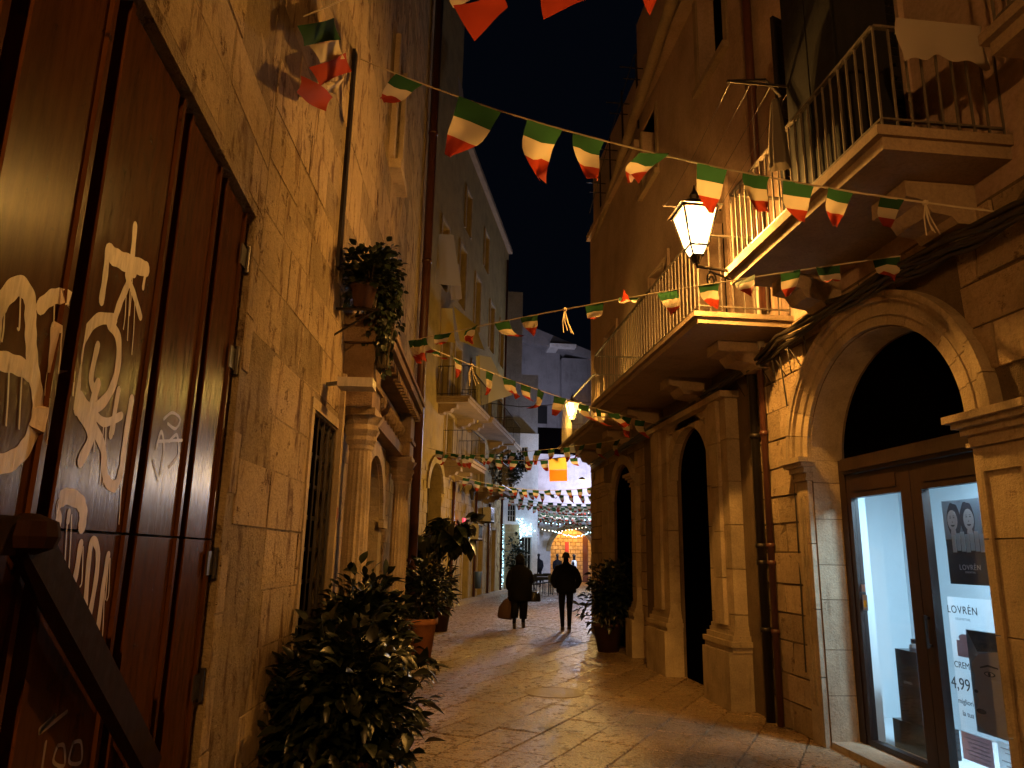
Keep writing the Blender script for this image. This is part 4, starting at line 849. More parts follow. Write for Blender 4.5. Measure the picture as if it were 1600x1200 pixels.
bunting(A3, B3, .08, place(A3, B3, .08, [622, 651, 680, 711, 766, 795, 822, 846, 875, 912, 935, 958, 980, 1000], [18, 18, 16, 17, 18, 17, 16, 16, 15, 15, 14, 14, 13, 13]), 'third bunting string dipping from the portal towards the far balcony', .18, 17, .8, .005, tpx(A3, B3, .08, [737]))
A4, B4 = Vector(LD(3.0, 4.55, .1)), Vector((3.55, 12.5, 3.72))
bunting(A4, B4, .12, [.1+.06*k for k in range(15)], 'fourth bunting string crossing low behind the far lantern', .24, 21)
labs = ['far bunting string just behind the top of the hanging orange cloth', 'far bunting string just below the hanging orange cloth', 'far bunting string at the height of the bright corner lamp', 'far bunting string below the bright corner lamp', 'far bunting string above the dark tree on the balcony', 'far bunting string level with the white window', 'far bunting string above the blue fairy lights', 'far bunting string crossing the square before the arch', 'far bunting string above the round arch', 'lowest far bunting string across the square']
for k, (y, zz) in enumerate(((20.5, 4.3), (24, 3.93), (28, 3.95), (30.5, 3.9), (33, 3.88), (35.5, 3.82), (38, 3.8), (40.5, 3.75), (42.5, 3.72), (44.5, 3.7))):
    xl = LD((y-19.17)/.966, 0, .3)[0]; xr = xl+max(3.6, 4.4+(y-20)*.16); zz += .22
    if y > 37: xl = 4.0+(y-37)*.1
    n = int((xr-xl)/.42)
    bunting((xl, y, zz), (xr, y+1.5*math.sin(k), zz-.1), .22+.1*math.sin(k*2.3), [.03+(i+.5)/n*.94 for i in range(n)], labs[k], .23, 40+k, .7, .008)
    for e in ((.9, ) if k in (2, 5, 7, 8) else ()):
        pass
more = ['dense far bunting string under the terrace of the lilac house', 'dense far bunting string just above the warm light string', 'dense far bunting string before the corner of the white house', 'dense far bunting string between the blue light strings', 'dense far bunting string over the cafe tables', 'dense far bunting string hanging lowest before the round arch']
for k, (y, zz) in enumerate(((36.7, 3.98), (39.3, 4.25), (41.6, 4.05), (43.6, 3.75), (45.3, 4.2), (34.2, 3.75))):
    xl = 3.9+max(0, y-36)*.12; xr = y*.232+.6; n = int((xr-xl)/.30)
    bunting((xl, y, zz+.2), (xr, y+.8*math.sin(k), zz+.1), .18, [.03+(i+.5)/n*.94 for i in range(n)], more[k], .19, 70+k, .7, .008)
# hanging orange cloth
t0 = thing('hanging_flag', (3.4, 19.9, 4.2), 'large yellow and orange cloth flag hanging over the street', 'flag')
quadY([(857, 717), (885, 714), (886, 734), (858, 734)], 19.9, MT['yellow'], 'yellow_half', t0); quadY([(858, 734), (886, 734), (886, 752), (859, 752)], 19.9, MT['orange'], 'orange_half', t0)
mb = MB(); mb.tube([atY(820, 722, 19.9), atY(857, 717, 19.9), atY(885, 714, 19.9), atY(925, 705, 19.9)], .01, 5); mb.build('cord', MT['cable'], t0)
# ------------------------------------------------------------------ row of balconied houses further along on the left
hd = thing('balcony_house', LD(5, 0, -2), 'tall yellowish stone house with stacked balconies where the street bends', 'house')
AW = (2.7, 4.4, -.2, 4.35); DRS = [(7.6, 8.7, -.2, 2.5), (10.3, 11.3, -.2, 2.6), (13.2, 14.2, -.2, 2.7)]
DW = [(3.6, 4.6, 6.45, 8.7), (5.4, 6.4, 6.45, 8.7), (8.2, 9.2, 6.6, 8.8), (11.5, 12.5, 6.6, 8.8), (14.2, 15.2, 6.6, 8.8), (4.6, 5.5, 4.62, 6.1), (10.2, 11.2, 4.2, 6.1), (3.0, 3.9, 10.0, 12.2), (5.6, 6.6, 10.3, 12.5), (8.4, 9.4, 10.3, 12.4), (11.6, 12.6, 10.3, 12.4), (14.2, 15.2, 10.3, 12.4), (6.3, 7.2, 13.4, 15), (10, 10.9, 13.4, 15)]
m_ = MB(); wallpanel(m_, LD, -4, 5.0, -.1, 24, [AW]+DRS+DW, -.5, 0); wallpanel(m_, LD, 5.0, 16.2, -.1, 16.6, DRS+DW, -.5, 0); m_.box((16.2, -.1, -6), (16.3, 16.6, 0), T=LD); m_.box((4.9, 16.6, -6), (5.0, 24, -.01), T=LD)
spandrel(m_, LD, 3.55, 3.5, .85, .85, 4.36, 2.7, 4.4, -.5, -.002)
wd = m_.build('wall', MT['wallD'], hd)
courses(LD, wd, BD, -1, 16.2, 0, 4.2, [rect(*AW), ell(3.55, 3.5, 1.05, 1.05)]+[rect(*q) for q in DRS], .30, (.45,.55,.65), .015, 33, .014, limit=0)
voussoirs(LD, wd, 'arch_stone', MT['trim'], 3.55, 3.5, (.85, .85), (1.08, 1.08), 0, .07, 9)
mb = MB(); mb.box((2.6, 0, -.46), (4.5, 4.4, -.42), T=LD); mb.build('arch_black_panel', MT['black'], hd)  # black panel fills the arch with painted darkness
for k, (u0, u1, z0, z1) in enumerate(DRS+DW):
    mb = MB(); mb.box((u0, max(0, z0), -.3), (u1, z1, -.26), T=LD); wn = mb.build('door' if z0 < 0 else 'window', MT['shutL' if k in (0, 1, 2) else 'shutD'], hd)
    mb = MB(); mb.box((u0-.1, max(0, z0), 0.001), (u0-.002, z1+.1, .05), T=LD); mb.box((u1+.002, max(0, z0), .001), (u1+.1, z1+.1, .05), T=LD); mb.box((u0, z1+.002, .001), (u1, z1+.1, .05), T=LD); mb.build('frame', MT['trim'], wn)
    mb = MB()
    for j in range(3): mb.box((u0+.08, max(.1, z0)+.1+j*(z1-max(0, z0)-.1)/3, -.26), (u1-.08, max(.1, z0)+(j+1)*(z1-max(0, z0)-.1)/3-.05, -.235), T=LD)
    mb.build('panel', MT['shutL' if k in (0, 1, 2) else 'shutD'], wn)
for a in ((3.3, 6.7, 6.2, 1.05, 'first floor balcony nearest the pipe seen end on'), (4.3, 6.6, 4.35, 1.0, 'low lit balcony above the arched doorway'), (9.7, 12.2, 4.0, 1.1, 'broad low balcony above the air conditioner'), (7.7, 12.9, 6.35, 1.0, 'long middle balcony under the cloth awning'), (13.7, 15.8, 6.4, .9, 'small balcony near the white house')):
    balcony(LD, a[0], a[1], a[2], a[3], a[4], hd, MT['slab'], MT['iron'], .95, .2, .16, [(a[0]+.25, a[0]+.55), (a[1]-.55, a[1]-.25)])
mb = MB(); mb.box((5.0, 16.61, -.5), (16.3, 16.8, .2), T=LD); mb.build('eaves', MT['slab'], hd)
def sheet(T, pts, m, name, lab, cat, sag=.08, grp=None, n=8):
    P = [Vector(T(*p)) for p in pts]; mb = MB(); vs = []
    for j in range(n+1):
        for i in range(n+1):
            s, t = i/n, j/n; p = P[0].lerp(P[1], s).lerp(P[3].lerp(P[2], s), t)+Vector((0, 0, -sag*math.sin(PI*t)))+T.n*.03*math.sin(9*s)*t; vs.append(p)
    mb.add(vs, [(j*(n+1)+i, j*(n+1)+i+1, (j+1)*(n+1)+i+1, (j+1)*(n+1)+i) for j in range(n) for i in range(n)])
    return solo(mb, name, m, lab, cat, grp, True)
aw = 'cloth awnings over the balconies'
sheet(LD, [(3.3, 9.25, .02), (3.35, 9.25, .38), (3.5, 8.15, .45), (3.4, 8.2, .02)], MT['awning'], 'cloth_awning', 'narrow ochre awning side panel beside the drainpipe', 'awning', .02, aw)
sheet(LD, [(3.3, 9.3, .42), (5.2, 9.3, .75), (4.6, 8.2, 1.2), (3.5, 8.2, .62)], MT['awning'], 'cloth_awning', 'second ochre awning sloping beside the narrow side panel', 'awning', .05, aw)
sheet(LD, [(6.4, 8.55, .62), (6.9, 8.6, 1.0), (7.6, 7.35, 1.68), (6.5, 6.75, .78)], MT['awningp'], 'cloth_awning', 'wide pale awning with a long hanging corner above the middle balcony', 'awning', .1, aw)
sheet(LD, [(6.35, 8.5, .55), (6.4, 8.5, .68), (6.5, 6.4, .75), (6.4, 6.1, .66)], MT['awning'], 'hanging_drape', 'long pale cloth tail drooping from the wide awning', 'cloth', .02)
sheet(LD, [(1.6, 11.0, .3), (1.7, 11.0, .72), (1.95, 9.45, .95), (1.7, 9.45, .22)], MT['awningp'], 'roller_blind', 'tan roller blind hanging out from the upper window beside the pipe', 'blind', .03)
sheet(LD, [(2.9, 10.6, .35), (3.0, 10.6, .62), (3.2, 9.5, .7), (3.0, 9.4, .4)], MT['linen'], 'roller_blind', 'dull grey roller blind on the second upper window', 'blind', .03)
sheet(LD, [(3.1, 17.5, .3), (3.9, 17.5, .3), (3.9, 15.0, .5), (3.1, 15.2, .5)], MT['linen'], 'bed_sheet', 'long white sheet drying high up beside the drainpipe', 'sheet', .02)
def ac(T, u, z, w, lab):
    t = thing('air_conditioner', T(u, z, w), lab, 'air conditioner', 'air conditioners on the yellow wall'); mb = MB(); mb.box((u-.4, z, .08), (u+.4, z+.55, .40), T=T); b = mb.build('casing', MT['acm'], t)
    for k in range(8): mb = MB(); mb.box((u-.34+k*.085, z+.05, .4), (u-.30+k*.085, z+.5, .415), T=T); mb.build('grille_slat', MT['iron'], b)
    mb = MB(); mb.box((u-.38, z-.05, 0), (u-.34, z-.002, .42), T=T); mb.box((u+.34, z-.05, 0), (u+.38, z-.002, .42), T=T); mb.build('bracket', MT['iron'], t)
ac(LD, 11.3, 2.95, .1, 'boxy outdoor air conditioner on the yellow wall above the doors'); ac(LD, 8.9, 2.2, .1, 'smaller lower air conditioner box partly behind the tall plant')
for u, lab in ((9.6, 'thin dark pipe down the yellow wall between the doors'), (12.4, 'thin dark pipe beyond the air conditioner'), (15.6, 'dark downpipe at the far end of the yellow house'), (5.8, 'grey pipe behind the tall plant')):
    mb = MB(); mb.tube([LD(u, 0, .07), LD(u, 4 if u < 15 else 16, .07)], .05, 8); solo(mb, 'drainpipe', MT['pipe'], lab, 'drainpipe', None, True)
mb = MB(); mb.box((1, -.05, .0), (16.3, .12, .28), T=LD); setp(mb.build('kerb', MT['trim']), 'low stone kerb along the foot of the yellow house', None, None, 'structure')
t = thing('wall_lantern', LD(7.0, 3.6, .3), 'unlit old wall lantern hanging from a curly bracket on the yellow wall', 'wall lantern')
p = Vector(LD(7.0, 3.5, .45)); mb = MB(); mb.lathe([(.05, 0), (.11, .28), (.13, .3), (.03, .42), (.01, .5)], p, 6); mb.build('lantern_body', MT['iron'], t); mb = MB(); mb.tube([LD(7.0, 3.7, 0), LD(7.0, 4.1, .2), LD(7.0, 4.05, .42), p+Vector((0, 0, .48))], .015, 6); mb.build('bracket', MT['iron'], t)
mb = MB(); mb.box((6.4, 2.45, .25), (6.75, 2.85, .3), T=LD); solo(mb, 'pink_sign', MT['pinkl'], 'small glowing pink sign behind the tall climbing plant', 'sign')
mb = MB(); mb.lathe([(.10, 0), (.13, .5), (.12, .52)], LD(5.6, .6, 1.0), 10); solo(mb, 'blue_bin', MT['blue'], 'blue plastic bin half hidden by the tall plant', 'bin', None, True)
# spanning wire
mb = MB(); mb.tube([LD(9.5, 7.5, .1), (3.2, 27, 7.1), (6.5, 24, 6.9)], .015, 5); solo(mb, 'street_wire', MT['cable'], 'dark wire crossing the street below the far grey house', 'wire')

# ------------------------------------------------------------------ white corner house and square
hw = thing('white_corner_house', (3.6, 37, 0), 'white plastered house at the end of the yellow row hung with blue fairy lights', 'house')
m_ = MB(); WF = Frame((3.62, 37.3), (1, .04), 1)      # faces the viewer
WH = [(.22, .62, 3.3, 4.15), (.95, 1.45, -.2, 2.55), (.75, 1.2, 5.8, 7.1)]
wallpanel(m_, WF, -.6, 1.75, -.1, 7.8, WH, -3, 0); ww = m_.build('wall', MT['white'], hw)
mb = MB()
for k in range(8):
    for j in range(2): mb.box((.10+j*.36, .05+k*.39, .001), (.10+j*.36+.35, .05+k*.39+.38, .03), T=WF)
mb.build('stone_facing', MT['amber'], ww)
for k, (u0, u1, z0, z1) in enumerate(WH):
    mb = MB(); mb.box((u0, max(z0, 0), -.25), (u1, z1, -.2), T=WF); wn = mb.build('window' if z0 > 0 else 'door', MT['shut'], hw)
    mb = MB(); n = 3
    for i in range(n+1):
        x = u0+(u1-u0-.03)*i/n; mb.box((x, max(z0, 0), -.2), (x+.03, z1, -.17), T=WF)
    for i in range(n+1):
        z = max(z0, 0)+(z1-max(z0, 0)-.03)*i/n; mb.box((u0, z, -.199), (u1, z+.03, -.171), T=WF)
    mb.build('frame', MT['white'], wn)
def fairy(pts, n, m, lab, r=.03, seed=1, jit=.05):
    t = thing('fairy_lights', pts[0], lab, 'fairy lights', 'fairy lights at the end of the street'); mb = MB(); mb.tube(pts, .006, 4); mb.build('wire', MT['cable'], t)
    P = [Vector(p) for p in pts]; rs = random.Random(seed); mb = MB(); mb.lathe([(.001, -r), (r*.8, -r*.6), (r, 0), (r*.8, r*.6), (.001, r)], (0, 0, 0), 6); me = mesh_of(mb, 'bulb', m, True)
    for k in range(n):
        x = (k+.5)/n*(len(P)-1); i = int(x); p = P[i].lerp(P[i+1], x-i)+Vector([rs.uniform(-jit, jit) for _ in range(3)]); inst(me, 'bulb', Matrix.Translation(p), t)
fairy([WF(-.02, 3.2, .1), WF(.0, .1, .1)], 30, MT['bulbw'], 'blue white light string hanging down the left edge of the white house', .022, 3, .04)
fairy([WF(.85, 3.4, .2), WF(.82, .6, .2)], 22, MT['bulbw'], 'blue white light string down the right side of the stone facing', .022, 4, .05)
fairy([WF(.7, 3.3, .3), WF(1.2, 3.1, .35), WF(1.0, 2.7, .3), WF(1.45, 2.9, .3)], 36, MT['bulbw'], 'tangled cluster of bright cyan lights over the doorway', .030, 5, .18)
for k, (x0, x1, y, z, m2) in enumerate(((4.6, 10.2, 43.2, 4.2, 'bulby'), (4.8, 10.4, 44.3, 3.85, 'bulbw'), (5.0, 10.4, 45.2, 3.45, 'bulby'), (7.4, 10.3, 45.4, 3.15, 'bulbw'))):
    fairy([(x0, y, z), ((x0+x1)/2, y, z-.35), (x1, y, z+.15)], 26, MT[m2], ('highest string of warm lights across the square', 'string of blue white lights across the square', 'lower string of warm lights in front of the arch', 'short string of blue lights over the arch opening')[k], .028, 8+k, .03)
mb = MB(); mb.box((-.6, 7.801, -3), (.85, 15.6, -.3), T=WF); mb.box((.851, 7.801, -3), (1.75, 11, -.3), T=WF); mb.build('upper_storey', MT['grey'], hw)  # grey plaster paints the dark, unlit top of the white house
# wall with the big arch
ha = thing('arch_wall', (8, 46.4, 0), 'pale wall at the end of the street pierced by a big round arch', 'wall')
AF = Frame((4.6, 46.4), (1, 0), 1); m_ = MB()
ACU, AR = 4.35, 1.45
wallpanel(m_, AF, -.6, 12, -.1, 4.6, [(ACU-AR, ACU+AR, -.2, 3.45)], -1.2, 0); spandrel(m_, AF, ACU, 1.9, AR, 1.45, 3.46, ACU-AR, ACU+AR, -1.2, -.001); wa = m_.build('wall', MT['white'], ha)
voussoirs(AF, ha, 'arch_stone', MT['amber'], ACU, 1.95, (AR, 1.42), (AR+.28, 1.68), 0, .06, 15)
mb = MB(); mb.box((.35, .0, .001), (1.35, 3.2, .05), T=AF)
for k in range(9): mb.box((.4+(k % 2)*.1, .05+k*.35, .05), (1.3-(k % 3)*.1, .36+k*.35, .07), T=AF)
mb.build('stone_corner_block', MT['amber'], ha)
mb = MB(); mb.box((-.5, 4.6, -1.3), (12, 4.75, .1), T=AF); mb.build('coping', MT['grey'], ha)
rs = random.Random(9); mb = MB(); mb.box((5.5, 50.0, -.1), (13, 50.3, 5)); br = setp(mb.build('brick_back_wall', MT['wallRm']), 'amber lit brick wall seen through the round arch', 'wall')
bm_ = block_meshes('brick', MT['amber'], 4, .01); BF = Frame((5.5, 49.995), (1, 0), 1)
for j in range(16):
    for i in range(14):
        u = 1.2+i*.34+(j % 2)*.17; v = .1+j*.25
        if u < 6 and not (2.1 < u < 2.5 and v < 2.7): inst(bm_[(i+j) % 4], 'brick', BF.mat(u, v+.11, -.02+rs.uniform(0, .012)) @ Matrix.Diagonal((.315, .06, .225, 1)), br)
mb = MB(); mb.box((1.95, 0, .06), (2.35, 2.6, .10), T=BF); solo(mb, 'dark_doorway_panel', MT['pipe'], 'dark narrow door in the amber brick wall', 'door')
mb = MB(); mb.box((3.55, .6, .06), (3.8, 2.6, .10), T=BF); solo(mb, 'red_banner', MT['signr'], 'narrow dark red banner on the amber brick wall', 'banner')
mb = MB(); mb.box((4.75, 0, .06), (5.1, 3.0, .10), T=BF); solo(mb, 'dark_red_post', MT['pipe'], 'dark red upright post at the right of the brick wall', 'post')
L_ = bpy.data.lights.new('added_passage_lamp', 'POINT'); L_.energy = 600; L_.color = (1, .5, .13); L_.shadow_soft_size = .2; o = bpy.data.objects.new('added_passage_lamp', L_); COL.objects.link(o); o.location = (9.4, 48.4, 4.0); o['label'] = 'light of an unseen lamp added inside the arched passage'  # unseen amber lamp added to light the bricks behind the arch
# road sign
t = thing('road_sign', (6.35, 44.5, 0), 'white rectangular road sign with a red triangle on a thin pole before the arch wall', 'road sign')
mb = MB(); mb.tube([(6.2, 44.5, 0), (6.2, 44.5, 3.3)], .03, 8); mb.build('pole', MT['rail'], t)
mb = MB(); mb.box((5.9, 44.44, 2.3), (6.5, 44.46, 3.3)); pl_ = mb.build('plate', MT['signw'], t)
TF = Frame((6.2, 44.44), (1, 0), 1); mb = MB()
P3_ = [(-.24, 2.82), (.24, 2.82), (0, 3.22)]; I3 = [(-.16, 2.87), (.16, 2.87), (0, 3.13)]
for i in range(3): j = (i+1) % 3; mb.prism([P3_[i], P3_[j], I3[j], I3[i]], .002, .006, TF)
for k in range(3): mb.box((-.2, 2.42+k*.1, .002), (.2-.1*(k % 2), 2.46+k*.1, .005), T=TF)
mb.build('sign_print', MT['signr'], t)
# lit facade beyond, grey house, hills of roofs
hv = thing('floodlit_facade', (10, 58, 0), 'pale lilac floodlit house front above the bunting', 'house'); VF = Frame((3, 58), (1, 0), 1); m_ = MB()
VH = [(12+3*k, 13+3*k, 6.6, 8.2) for k in range(1, 3)]
wallpanel(m_, VF, 0, 20, -.1, 9.6, VH, -4, 0); m_.build('wall', MT['white'], hv)
for (a, b, c, d) in VH: mb = MB(); mb.box((a, c, -.2), (b, d, -.15), T=VF); mb.build('window', MT['shut'], hv)
mb = MB(); mb.box((3, 58.001, 9.601), (23, 62, 9.9)); mb.box((5.8, 57.2, 9.9), (23, 62, 11.6)); mb.build('dark_roof_terrace', MT['black'], hv)
hg = thing('grey_house', (12, 72, 0), 'tall dim grey house with a pitched stone roof closing the view', 'house'); GF = Frame((8.5, 70), (1, 0), 1); m_ = MB()
wallpanel(m_, GF, -1.2, 3.6, 0, 22.4, [(1.4, 2.4, 14.2, 16)], -8, 0); m_.build('wall', MT['grey'], hg)
m_ = MB(); wallpanel(m_, GF, 3.6, 9, 0, 20.6, [], -8, 1.2); m_.build('front_wing', MT['grey'], hg)
m_ = MB(); m_.prism([(-1.2, 22.401), (-1.2, 24.2), (9.0, 20.4), (9.0, 19.9), (3.6, 21.3)], -8, 1.5, GF); m_.build('roof', MT['grey'], hg)
mb = MB(); mb.box((1.4, 14.2, -.3), (2.4, 16, -.25), T=GF); mb.build('window', MT['shut'], hg); mb = MB(); mb.box((2.2, 21.4, .0), (4.8, 21.7, 2.4), T=GF); mb.build('ledge', MT['white'], hg)
# lamps of the square: one flood lamp seen at the corner, three unseen ones added for light
def flood(p, e, col, lab, r=.12):
    t = thing('flood_lamp', p, lab, 'flood lamp'); mb = MB(); mb.lathe([(.02, .02), (.09, .0), (.10, .05), (.04, .09), (.01, .1)], p, 12); mb.build('housing', MT['iron'], t)
    mb = MB(); mb.lathe([(.01, -.06), (.10, -.05), (.13, -.01), (.11, .0)], p, 12); mb.build('lamp_lens', emis('lamp_lens', col, 50), t, True)
    L_ = bpy.data.lights.new('flood_light', 'POINT'); L_.energy = e; L_.color = col; L_.shadow_soft_size = r; o = bpy.data.objects.new('flood_light', L_); COL.objects.link(o); o.location = (p[0], p[1], p[2]-.25); o['label'] = 'light of a flood lamp'
flood((4.5, 22.0, 3.9), 650, (1., .60, .17), 'bright little flood lamp at the far right corner above the square')
flood((8.6, 36.5, 4.9), 1500, (.52, .66, 1.), 'added unseen cold white flood lamp lighting the square from the right')  # unseen flood added to light the square and its flags
flood((12.5, 52.5, 6.0), 2600, (.72, .70, 1.), 'added unseen cold flood lamp lighting the lilac house front')  # unseen flood added for the glow of the lilac front
flood((2.9+4.6, 62, 15), 1100, (.8, .78, 1.), 'added unseen distant lamp dimly lighting the grey house')  # unseen lamp added to lift the grey house
# far right corner houses beyond the street mouth
hx = MB(); hx.box((9.6, 31, -.1), (16, 42, 9)); solo(hx, 'corner_house', MT['wallD'], 'stone house beyond the right corner of the street', 'house')

# ------------------------------------------------------------------ plants
def leafmesh(name, m, w=.36, fold=.12, droop=.25):
    mb = MB(); rows = [(0, .02), (.25, w*.8), (.5, w), (.78, w*.6), (1., .02)]; vs = []
    for y, h in rows:
        z = -droop*y*y; vs += [(-h/2, y, z+fold*h), (0, y, z), (h/2, y, z+fold*h)]
    mb.add(vs, [f for r in range(4) for f in ((3*r, 3*r+1, 3*r+4, 3*r+3), (3*r+1, 3*r+2, 3*r+5, 3*r+4))])
    return mesh_of(mb, name, m, True)
LF = [leafmesh('leaf', MT['leaf'], .52, .2, .1), leafmesh('leaf', MT['leaf'], .58, .15, .35), leafmesh('leaf', MT['leaf'], .46, .25, .6)]
LBIG = [leafmesh('leaf', MT['leaf'], .8, .1, .5), leafmesh('leaf', MT['leaf'], .9, .15, .8)]
LI = [leafmesh('leaf', MT['leaf2'], .8, .1, .3)]
def bush(parent, c, rad, n, size, meshes, nobj=0, seed=1, hang=0., name='foliage', shell=.45, clumps=9):
    rs = random.Random(seed); c = Vector(c); cl_ = [Vector((rs.gauss(0, .5), rs.gauss(0, .5), rs.gauss(0, .5))) for _ in range(clumps)]; items = []
    for k in range(n):
        q = rs.choice(cl_); d = Vector((rs.gauss(0, 1), rs.gauss(0, 1), rs.gauss(0, 1))).normalized()
        r = rs.uniform(shell, 1)**.5
        v = q*.55+d*r*.62; p = c+Vector((v.x*rad[0], v.y*rad[1], v.z*rad[2]))
        if p.z < .12: continue
        out = Vector((v.x, v.y, v.z*.5+.15-hang)).normalized()+Vector((rs.gauss(0, .45), rs.gauss(0, .45), rs.gauss(0, .35)-hang)); out.normalize()
        up_ = Vector((rs.gauss(0, .4), rs.gauss(0, .4), 1)); x = out.cross(up_).normalized(); z = x.cross(out)
        s = size*rs.choice((rs.uniform(.4, .9), rs.uniform(.8, 1.45))); m = Matrix(((x.x, out.x, z.x, p.x), (x.y, out.y, z.y, p.y), (x.z, out.z, z.z, p.z), (0, 0, 0, 1))) @ Matrix.Diagonal((s, s, s, 1))
        items.append(((p-Cc).length, m, rs.choice(meshes)))
    items.sort(key=lambda a: a[0]); mb = MB()
    for i, (d, m, me) in enumerate(items):
        if i < nobj: inst(me, 'leaf', m, parent)
        else: mb.add([m @ v.co for v in me.vertices], [tuple(f.vertices) for f in me.polygons])
    if mb.v: mb.build(name, meshes[0].materials[0], parent, True, kind='stuff')
    st = MB()
    for k in range(14):
        i = rs.randrange(len(items)); e = items[i][1].translation; b0 = Vector((c.x+rs.uniform(-.05, .05), c.y+rs.uniform(-.05, .05), c.z-rad[2]*.9)); st.tube([b0, b0.lerp(e, .5)+Vector((0, 0, .05)), e], [.012, .009, .004], 5)
    st.build('stem', MT['stem'], parent)
def pot(parent, p, r, h, m, sq=False):
    mb = MB(); mb.lathe([(r*.68, 0), (r*.95, h*.86), (r*1.06, h*.87), (r*1.06, h), (r*.9, h), (r*.88, h*.9)], p, 4 if sq else 24); mb.build('pot', m, parent, not sq)
    mb = MB(); mb.lathe([(r*.89, h*.86), (.01, h*.9)], p, 16); mb.build('soil', MT['soil'], parent)
t = thing('potted_shrub', (-.52, 5.5, 0), 'large glossy dark shrub nearest the viewer against the left wall', 'shrub')
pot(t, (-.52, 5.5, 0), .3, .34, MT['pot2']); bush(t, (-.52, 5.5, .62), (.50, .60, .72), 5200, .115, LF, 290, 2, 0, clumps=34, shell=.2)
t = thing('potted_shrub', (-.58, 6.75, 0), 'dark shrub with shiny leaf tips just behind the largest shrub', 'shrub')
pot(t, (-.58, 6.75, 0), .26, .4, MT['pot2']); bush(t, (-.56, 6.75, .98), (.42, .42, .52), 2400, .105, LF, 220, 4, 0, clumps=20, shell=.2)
t = thing('potted_plant', (-.1, 12.2, 0), 'bushy plant in a tall orange terracotta pot', 'potted plant')
pot(t, (-.1, 12.2, 0), .27, .66, MT['terra']); bush(t, (-.08, 12.2, 1.05), (.42, .4, .48), 900, .13, LF, 120, 5, clumps=14)
t = thing('potted_plant', (.30, 17.0, 0), 'tall climbing plant with big heart shaped leaves in a dark clay pot', 'potted plant')
pot(t, (.30, 17.0, 0), .24, .55, MT['pot2']); bush(t, (.2, 17.0, .95), (.42, .35, .5), 420, .15, LF, 60, 6, clumps=9)
bush(t, (.55, 17.1, 2.15), (.5, .4, .42), 170, .27, LBIG, 120, 7, .25, clumps=9); bush(t, (.0, 17.1, 1.9), (.35, .3, .5), 90, .24, LBIG, 60, 8, .25, clumps=7)
mb = MB()
for a, b in (((.3, 17, .5), (.75, 17.1, 2.3)), ((.28, 17, .5), (.0, 17, 2.2)), ((.32, 17, .5), (.4, 17.1, 2.5))): mb.tube([a, Vector(a).lerp(Vector(b), .5)+Vector((.08, 0, 0)), b], [.015, .012, .006], 6)
mb.build('stake', MT['stem'], t)
t = thing('potted_plant', (-.30, 10.8, 0), 'low pale pot with sparse leaves between the shrubs and the terracotta pot', 'potted plant'); pot(t, (-.34, 10.6, 0), .18, .42, MT['trim']); bush(t, (-.34, 10.6, .62), (.25, .25, .25), 160, .11, LF, 60, 12, clumps=5)
t = thing('potted_shrub', (3.25, 13.7, 0), 'round dark shrub in a pot on the right beside the passage portal', 'shrub')
pot(t, (3.28, 13.7, 0), .28, .5, MT['pot2']); bush(t, (3.30, 13.6, .98), (.50, .5, .62), 1500, .12, LF, 200, 9, clumps=18, shell=.2)
t = thing('hanging_plant', LB(2.45, 3.9, .3), 'trailing ivy in a clay pot fixed high on the left wall', 'hanging plant')
pc = LB(2.2, 3.82, .24); pot(t, pc, .12, .2, MT['pot2']); bush(t, (pc[0]+.05, pc[1]+.1, pc[2]+.36), (.26, .45, .36), 1700, .06, LI, 120, 13, 0, clumps=12, shell=.1)
bush(t, (pc[0]+.13, pc[1]+.5, pc[2]+.22), (.22, .34, .42), 1200, .06, LI, 80, 14, .5, clumps=9, shell=.1); bush(t, (pc[0]+.17, pc[1]+.5, pc[2]-.12), (.13, .2, .36), 500, .06, LI, 40, 15, .8, clumps=6, shell=.1)
mb = MB(); mb.tube([LB(2.2, 3.8, 0), LB(2.2, 3.8, .4)], .012, 6); mb.tube([LB(2.2, 3.55, 0), LB(2.2, 3.8, .36)], .01, 6); mb.build('bracket', MT['iron'], t)
t = thing('balcony_plant', LD(13.2, 4.3, .9), 'dark conical tree growing in a tub on the far left balcony', 'plant')
pc = Vector(LD(14.3, 4.0, .7)); pot(t, (pc.x, pc.y, 4.1), .3, .4, MT['pot2']); bush(t, (pc.x, pc.y, 5.3), (.55, .5, .95), 900, .16, LI, 0, 16, clumps=14, shell=.2)
t = thing('balcony_plant', LD(11, 4.2, 1), 'leafy plant spilling over the broad low balcony', 'plant')
pc = Vector(LD(11.4, 4.25, .8)); pot(t, pc, .2, .3, MT['pot2']); bush(t, pc+Vector((0, 0, .6)), (.5, .5, .5), 400, .14, LI, 0, 18, clumps=10)
t = thing('olive_tub', (4.05, 35.6, 0), 'small leafy tree in a stone box in front of the white house', 'plant')
mb = MB(); mb.box((3.8, 35.3, 0), (4.4, 35.9, .5)); mb.build('planter_box', MT['amber'], t); bush(t, (4.1, 35.6, 1.5), (.5, .5, 1.0), 900, .13, LI, 0, 19, clumps=14)

